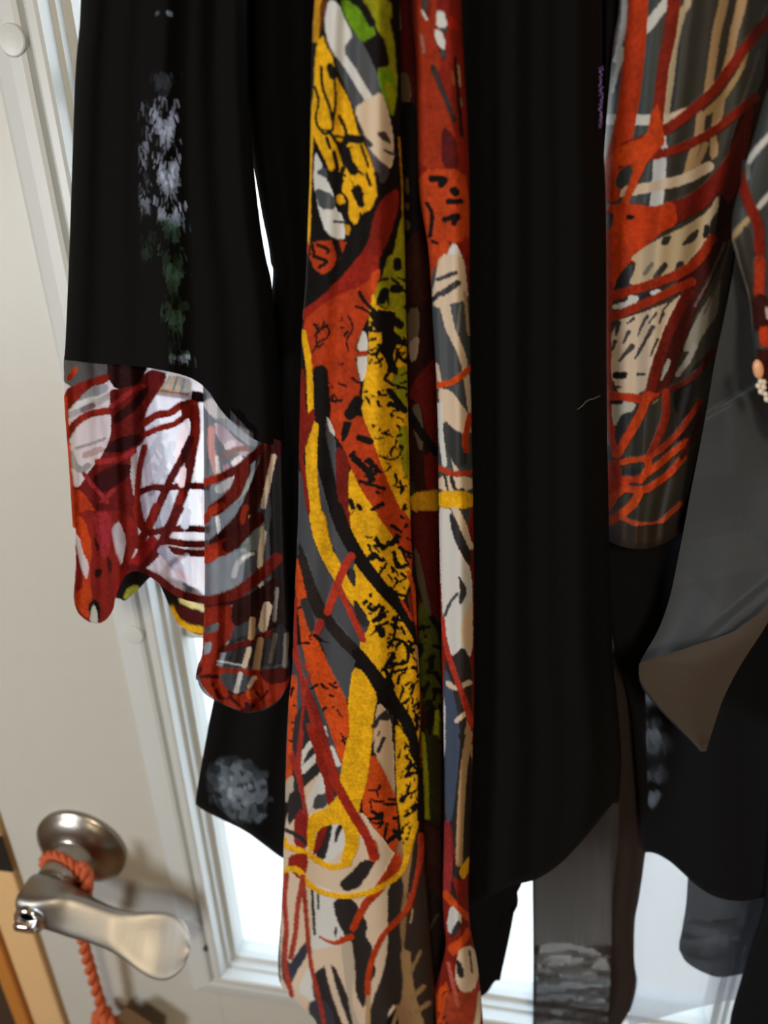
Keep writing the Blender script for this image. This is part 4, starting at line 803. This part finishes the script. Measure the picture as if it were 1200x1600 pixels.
p2.P((122,28,18),1, 1060,690, 1010,830, 930,1000, 820,1130, 690,1230, 560,1270, 470,1300, 500,1420, 640,1400, 830,1290, 900,1190, 960,1300, 1060,1000, 1120,640)
p2.P((206,66,22),1, 180,1280, 330,1270, 480,1295, 610,1250, 640,1400, 520,1460, 430,1560, 360,1700, 240,1800, 170,1800, 170,1480)
p2.P((70,66,64),0, 185,1330, 240,1330, 220,1430, 180,1440); p2.P(BK,1, 320,1335, 370,1350, 350,1375, 310,1370)
p2.fr(900,350,4)
p2.P((206,186,152),0, 400,160, 520,92, 690,10, 830,-80, 890,-190, 885,-90, 830,0, 830,92, 740,215, 690,285, 560,325, 320,402, 380,240, 335,215)
p2.P((62,60,56),0, 545,78, 605,70, 575,132, 525,130); p2.P((62,60,56),0, 705,68, 775,22, 745,112, 650,142); p2.P(BK,0, 800,10, 830,-10, 830,80, 790,95)
p2.P(GD,0, 250,340, 340,235, 382,250, 320,405, 235,425); p2.L((130,124,112),0,24, 475,250, 430,310); p2.L((60,58,56),0,36, 555,260, 500,330); p2.L((60,58,56),0,38, 655,250, 625,305)
p2.P((72,22,18),1, 830,90, 960,-20, 985,60, 880,300, 760,520, 660,800, 600,1010, 460,1080, 440,1000, 520,800, 640,560, 705,430, 620,400, 640,300)
p2.L((176,52,22),1,56, 850,90, 750,235, 620,320, 450,382, 220,455); p2.P(GD,0, 220,490, 450,430, 640,385, 640,420, 420,500, 220,550)
p2.P(WH,0, 225,505, 320,485, 330,440, 400,455, 370,505, 300,525, 228,535); p2.L(WH,0,30, 480,432, 515,425)
p2.L((170,50,22),1,52, 720,360, 500,465, 350,530, 205,590)
p2.P(CR,0, 222,612, 400,560, 600,480, 695,418, 685,480, 620,580, 560,680, 510,800, 470,920, 430,1062, 222,1045)
mk=(74,70,68)
for q in [(34,265,620,250,690),(20,360,592,320,622),(18,445,575,395,665),(18,500,560,455,620),(26,330,675,295,745),(28,480,645,370,840),(20,510,720,465,825),(34,350,765,270,855),(26,245,735,225,790),(20,600,470,540,545),(22,545,560,520,620),(18,420,620,385,700),(22,385,940,430,938),(20,222,1020,285,1018)]: p2.L(mk,0,q[0],*q[1:],w2=q[0]*.5)
p2.P(BK,0, 228,922, 330,925, 310,970, 228,968)
p2.L((176,54,24),1,52, 205,380, 190,600, 190,800, 198,1000, 205,1200, 250,1440)
p2.L((112,30,20),1,62, 700,430, 600,620, 540,780, 500,900, 455,1080)
p2.P((170,168,158),0, 575,830, 592,860, 550,950, 525,985, 545,900)
p2.P((150,148,138),0, 690,720, 790,520, 880,400, 905,300, 890,560, 800,680, 745,790, 660,800); p2.L((160,158,150),0,32, 745,760, 700,850, 635,940); p2.L((110,100,104),0,16, 930,120, 850,300, 740,510); p2.L((120,96,110),0,12, 960,100, 900,330, 800,560)
p2.P((32,32,36),0, 600,1040, 860,760, 870,900, 760,1060, 680,1240, 620,1180)
p2.L((92,32,22),1,36, 860,790, 760,930, 640,1010, 520,1055)
p2.L((190,58,26),1,54, 190,1068, 300,1082, 430,1095); p2.P((200,60,24),1, 410,1040, 480,1050, 530,1060, 470,1110, 420,1130)
p2.P((190,190,180),0, 228,1112, 270,1100, 380,1118, 360,1170, 290,1182, 240,1275, 225,1200); p2.L(BK,0,26, 225,1115, 280,1115)
p2.P(GD,0, 290,1185, 375,1180, 330,1300, 265,1430, 238,1290); p2.P((190,150,90),0, 460,1132, 528,1080, 505,1115)
p2.L((206,70,26),1,54, 445,1080, 390,1210, 320,1330, 255,1440); p2.L((150,46,24),1,48, 560,1050, 560,1200, 510,1340, 455,1470)
p2.fr(900,600,4)
p2.P((40,26,26),0, 620,180, 800,80, 720,380, 640,420)
for q in [((176,60,34),36,780,110,650,290,540,400,450,460),((206,72,30),40,690,360,600,430,520,500,430,570),((206,72,30),42,670,460,580,560,470,640,420,660,280,652),((214,82,34),36,280,490,360,472,450,465),((206,72,30),44,440,465,455,520,400,600),((200,64,28),40,270,600,400,592),((212,80,30),52,400,680,330,775,205,860),((206,72,30),60,300,640,240,690,200,760),((190,80,44),30,250,815,330,855,420,880,520,865,590,805,655,745)]: p2.L(q[0],1,q[1],*q[2:])
p2.P((176,48,22),1, 195,480, 270,470, 285,560, 280,650, 230,680, 195,680); p2.P(GD,0, 288,530, 400,520, 380,570, 290,572)
p2.L((90,24,24),1,26, 660,460, 740,300, 780,200)
p2.fr(0,0,1)
p2.P((66,54,46),0, 930,826, 1000,822, 1070,812, 1070,870, 930,880) 
s2_L = [(962,-150),(966,0),(958,60),(950,150),(945,220),(941,300),(940,380),(941,500),(943,620),(948,720),(950,800),(951,830),(951,870)]
s2_R = [(1235,-150),(1210,0),(1202,100),(1192,180),(1172,250),(1156,330),(1148,380),(1140,440),(1128,520),(1118,600),(1104,650),(1092,700),(1078,760),(1066,800),(1060,822),(1056,860)]
sheet('sleeve', s2_L, s2_R, [(950,846),(975,855),(1005,858),(1035,850),(1058,836)], dome(.052, .036, [(.002, 2.3, .5, .5), (.001, 5, 0, 1)]), M_cuff2, j2, 200, 720, pr=p2, pile_h=.0006, roll=.004)['label'] = 'orange and cream burnout sleeve'
sheet('sleeve_lining', [(948,-150),(946,400),(956,850)], [(1215,-150),(1140,400),(1060,850)], [(956,838),(1060,828)], dome(.055, -.012), M_velB, j2, 30, 60, pr=Print(BK, 0))
pg = Print(BK, 0); RB = random.Random(8); M_velB2 = black_velvet('worn_blue_black_velvet', (15, 17, 21), .3)
for i in range(260):
    y = RB.uniform(1065, 1212); c_ = 1008 + (y - 1065) * .12; x = c_ + RB.gauss(0, 11)
    pg.L((0,0,0), RB.uniform(.05, .6) * math.exp(-((x - c_) / 17) ** 2) * (.5 + .5 * math.sin(y / 12.)), RB.uniform(3, 8), x, y, x + RB.uniform(-4, 4), y + RB.uniform(4, 14))
pg.P((0,0,0), .4, 1014,1238, 1034,1236, 1022,1262, 1012,1258)
# dark bodice and skirt behind the sleeve
sheet('body_panel', [(930,-150),(935,500),(940,820),(958,1000),(985,1100),(995,1200),(1002,1290),(1005,1330),(1007,1400)], [(1330,-150),(1330,1400)],
      [(1004,1332),(1022,1333),(1045,1345),(1068,1365),(1090,1385),(1120,1402),(1160,1408),(1210,1400),(1330,1392)], dome(.040, .008, [(.003, 2.5, 1, .4)]), M_velB2, j2, 110, 240, pr=pg, roll=.005)

# ================================================================== sheer skirts low right
sk = empty('brown_sheer_skirt', ray_to(910, 1680, .03), 'brown-black see-through skirt panel under the curved jacket hem', 'skirt')
def blotch(pr, cx, cy, rx, ry, n, amp, seed, horiz=True):
    R = random.Random(seed)
    for i in range(n):
        a_ = R.uniform(0, 6.28); q = R.random() ** .6; x = cx + rx * q * math.cos(a_); y = cy + ry * q * math.sin(a_); l = R.uniform(6, 22)
        pr.L((0, 0, 0), amp * (1.1 - q) * R.uniform(.3, 1), R.uniform(3, 8), x - (l if horiz else 2), y, x, y + R.uniform(-2, 3), x + (l if horiz else 2), y + (R.uniform(-3, 3) if horiz else l))
pk = Print(BK, .03)
for y in range(1300, 1475, 4): pk.P(BK, .03 + .16 * (y - 1300) / 175, 836, y, 955, y, 955, y + 4.5, 836, y + 4.5, sm=False)
pk.P(BK, .46, 838, 1478, 870, 1472, 925, 1480, 952, 1500, 955, 1560, 945, 1690, 838, 1690)
for (x, y, rx, ry) in [(880,1500,48,14),(905,1525,52,10),(870,1580,40,16),(925,1565,30,24),(900,1630,60,30)]: blotch(pk, x, y, rx, ry, 40, .95, int(x))
for y in (1490, 1512, 1532, 1551, 1567, 1590): pk.L(BK, .16, 4, 838, y + 4, 880, y, 950, y + 6)
pm = Print(BK, .25); blotch(pm, 1115, 1470, 42, 34, 70, .75, 9); pm.P(BK, .06, 1150, 1380, 1340, 1380, 1340, 1540, 1160, 1540, 1170, 1450)
def pleats(d0, amp, k, ph=0, droop=.0):
    return lambda s, y: d0 + amp * np.sin(2 * math.pi * k * s + ph + y / 300.) + amp * .4 * np.sin(2 * math.pi * k * 2.3 * s + ph * 2 - y / 170.)
sheet('sheer_panel', [(828,700),(830,1200),(832,1380),(833,1500),(832,1680)], [(1000,700),(1000,1100),(1004,1200),(1006,1290),(1003,1350),(995,1400),(988,1440),(988,1480),(992,1530),(984,1570),(965,1610),(950,1680)], [(832,1680),(950,1680)],
      pleats(.033, .003, 2.2), M_shk, sk, 120, 260, top=700, pr=pk)
sheet('sheer_panel', [(955,860),(960,1000),(965,1150),(966,1300),(958,1400),(955,1500),(950,1600),(945,1680)], [(1005,860),(1006,1000),(1010,1150),(1012,1290),(1006,1350),(999,1400),(992,1440),(991,1500),(995,1535),(986,1575),(968,1610),(955,1680)], [(945,1670),(955,1670)],
      pleats(.026, .002, 1.1), M_shk, sk, 40, 200, top=860, pr=Print(BK, .12))
vl = empty('grey_voile_slip', ray_to(1060, 1600, .02), 'pale grey see-through slip hanging against the bright glass, low right', 'slip')
sheet('sheer_panel', [(975,900),(980,1200),(985,1400),(985,1500),(982,1600),(975,1640)], [(1330,900),(1330,1640)], [(976,1611),(1000,1600),(1040,1588),(1080,1577),(1120,1568),(1150,1562),(1330,1540)],
      lambda s, y: .022 + .003 * np.sin(8 * s + y / 60.) + .0015 * np.sin(23 * s - y / 35.), M_shw, vl, 140, 200, top=900)
sheet('sheer_panel', [(1075,1100),(1076,1300),(1073,1400),(1066,1450),(1061,1480),(1064,1530)], [(1330,1100),(1330,1540)], [(1062,1484),(1068,1498),(1080,1509),(1100,1520),(1125,1527),(1160,1522),(1210,1515),(1330,1500)],
      lambda s, y: .030 + .0025 * np.sin(9 * s + y / 70.), M_shd, vl, 90, 140, top=1100, pr=pm)['label'] = 'smoky darker layer of the slip'
nd_ = empty('navy_dress', ray_to(1250, 1680, .05), 'blue-black dress cutting the lower right corner', 'dress')
sheet('skirt', [(1210,900),(1205,1250),(1195,1400),(1176,1470),(1158,1530),(1146,1570),(1140,1600),(1132,1680)], [(1400,900),(1400,1680)], [(1132,1670),(1400,1670)], dome(.048, .012, [(.003, 2, 0, .5)]), M_velB, nd_, 70, 160, top=900, pr=Print(BK, 0))

# ================================================================== charcoal chiffon shawl
ch = empty('chiffon_shawl', ray_to(1090, 1172, .10), 'charcoal chiffon shawl draped to a point at the right', 'shawl')
def shawl_d(s, y):
    d = .094 + .010 * np.sin(2.6 * s + y / 210.) + .004 * np.sin(7 * s - y / 120.)
    # two crossing pleats
    for (x0_, y0_, x1_, y1_, a, wd) in SH_F:
        X = xs_l(y) + s * (xs_r(y) - xs_l(y)); vx, vy = x1_ - x0_, y1_ - y0_; L_ = math.hypot(vx, vy)
        t = ((X - x0_) * vx + (y - y0_) * vy) / L_ / L_; q = ((X - x0_) * vy - (y - y0_) * vx) / L_
        m = np.clip(1.2 - np.abs(t - .5) * 1.6, 0, 1)
        d = d + a * m / (1 + np.exp(-q / wd)) - a * m * .5
    return d
SH_F = [(1205, 588, 1100, 652, .012, 1.6), (1205, 905, 1095, 1000, .010, 2.5), (1135, 640, 1145, 720, .004, 3), (1180, 760, 1200, 860, .006, 9), (1080, 840, 1120, 960, .004, 12)]
sh_L = [(1160,250),(1150,380),(1146,420),(1133,490),(1118,560),(1106,630),(1093,700),(1078,775),(1062,860),(1046,935),(1028,985),(1008,1020),(999,1038),(998,1055),(1004,1075),(1030,1108),(1060,1140),(1092,1172),(1100,1180)]
sh_R = [(1330,250),(1330,700),(1290,820),(1240,900),(1208,950),(1188,990),(1168,1020),(1150,1050),(1130,1090),(1116,1130),(1106,1165),(1101,1180)]
xs_l, xs_r = curve(sh_L), curve(sh_R)
sheet('chiffon_panel', sh_L, sh_R, [(1093,1174),(1103,1174)], shawl_d, M_chif, ch, 170, 420, top=250)
# folded-over corner of the shawl, warm light on it put into the brown
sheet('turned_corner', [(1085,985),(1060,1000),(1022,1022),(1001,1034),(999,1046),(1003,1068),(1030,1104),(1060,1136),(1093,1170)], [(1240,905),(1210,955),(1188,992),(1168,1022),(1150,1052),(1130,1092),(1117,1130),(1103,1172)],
      [(1092,1172),(1103,1172)], lambda s, y: .1085 + .003 * np.sin(4 * s + y / 60.), sheer('warm_lit_chiffon', (68, 58, 48), .03, .2, .4), ch, 80, 120,
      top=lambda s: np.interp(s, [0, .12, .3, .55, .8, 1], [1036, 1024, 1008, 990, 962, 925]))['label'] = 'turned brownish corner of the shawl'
# printed edge with beads
pe = Print((70,78,80), 0)
pe.fr(1000,220,3.81)
pe.L(WH,0,34, 800,-60, 690,60, 625,160); pe.L(WH,0,30, 700,400, 800,290); pe.L((206,180,130),0,34, 545,580, 640,470); pe.L((120,126,124),0,30, 640,150, 640,220)
pe.P((60,56,46),0, 560,600, 640,480, 700,700, 690,1000, 660,1060, 600,800); pe.L((130,126,110),0,12, 560,600, 600,760, 645,920, 660,1100, 650,1240)
pe.L((150,44,24),1,42, 606,170, 615,260, 640,340, 690,440, 715,560, 718,700, 712,960); pe.L((140,36,20),1,60, 600,240, 640,360, 700,500, 712,650); pe.L((176,56,24),1,62, 712,720, 710,960)
pe.L((60,20,16),1,90, 715,960, 725,1100); pe.P((206,66,26),1, 700,1110, 770,1100, 770,1230, 710,1220); pe.P((70,20,14),1, 690,1230, 780,1240, 780,1600, 730,1420, 700,1310)
pe.L((110,104,60),0,26, 640,1140, 660,1250); pe.L((215,200,200),0,20, 755,1000, 762,1050)
sheet('printed_edge', [(1240,-150),(1222,60),(1196,150),(1176,220),(1156,290),(1145,335),(1144,375),(1150,400),(1163,440),(1172,480),(1175,520),(1178,550),(1186,580),(1200,620),(1215,680)], [(1330,-150),(1330,690)],
      [(1180,560),(1190,592),(1204,630),(1240,680),(1330,690)], dome(.112, .008, [(.0015, 2, 0, .5)]), M_cuff2, ch, 110, 420, pr=pe, pile_h=.0005)['label'] = 'printed grey, cream and red edging strip'
def bead(x, y, d, rx, rz, m, name):
    c = ray_to(x, y, d); V = []; n = 14
    for i in range(9):
        t = math.pi * i / 8
        for a in np.linspace(0, 2 * math.pi, n, endpoint=False): V.append(c + EU * rx * math.sin(t) * math.cos(a) - EN * rx * math.sin(t) * math.sin(a) + np.array([-.25 * rz * math.cos(t), 0, rz * math.cos(t)]))
    mesh(name, V, [tuple(q) for q in grid_faces(9, n, True)], m, ch)
bead(1184.5, 577, .126, .0024, .0046, M_bead, 'bead')
for x, y in [(1189,596),(1185,603),(1193,605),(1189,612),(1196,616),(1193,597),(1198,624)]: bead(x, y, .125, .0014, .0015, M_bead2, 'bead')
# stray thread on the black panel
V, f = tube(catmull([ray_to(902, 640, .1035), ray_to(910, 634, .104), ray_to(918, 626, .104), ray_to(930, 622, .103), ray_to(938, 618, .102)], 6), .00012, 5)
mesh('loose_thread', V, f, M_thread, jk)
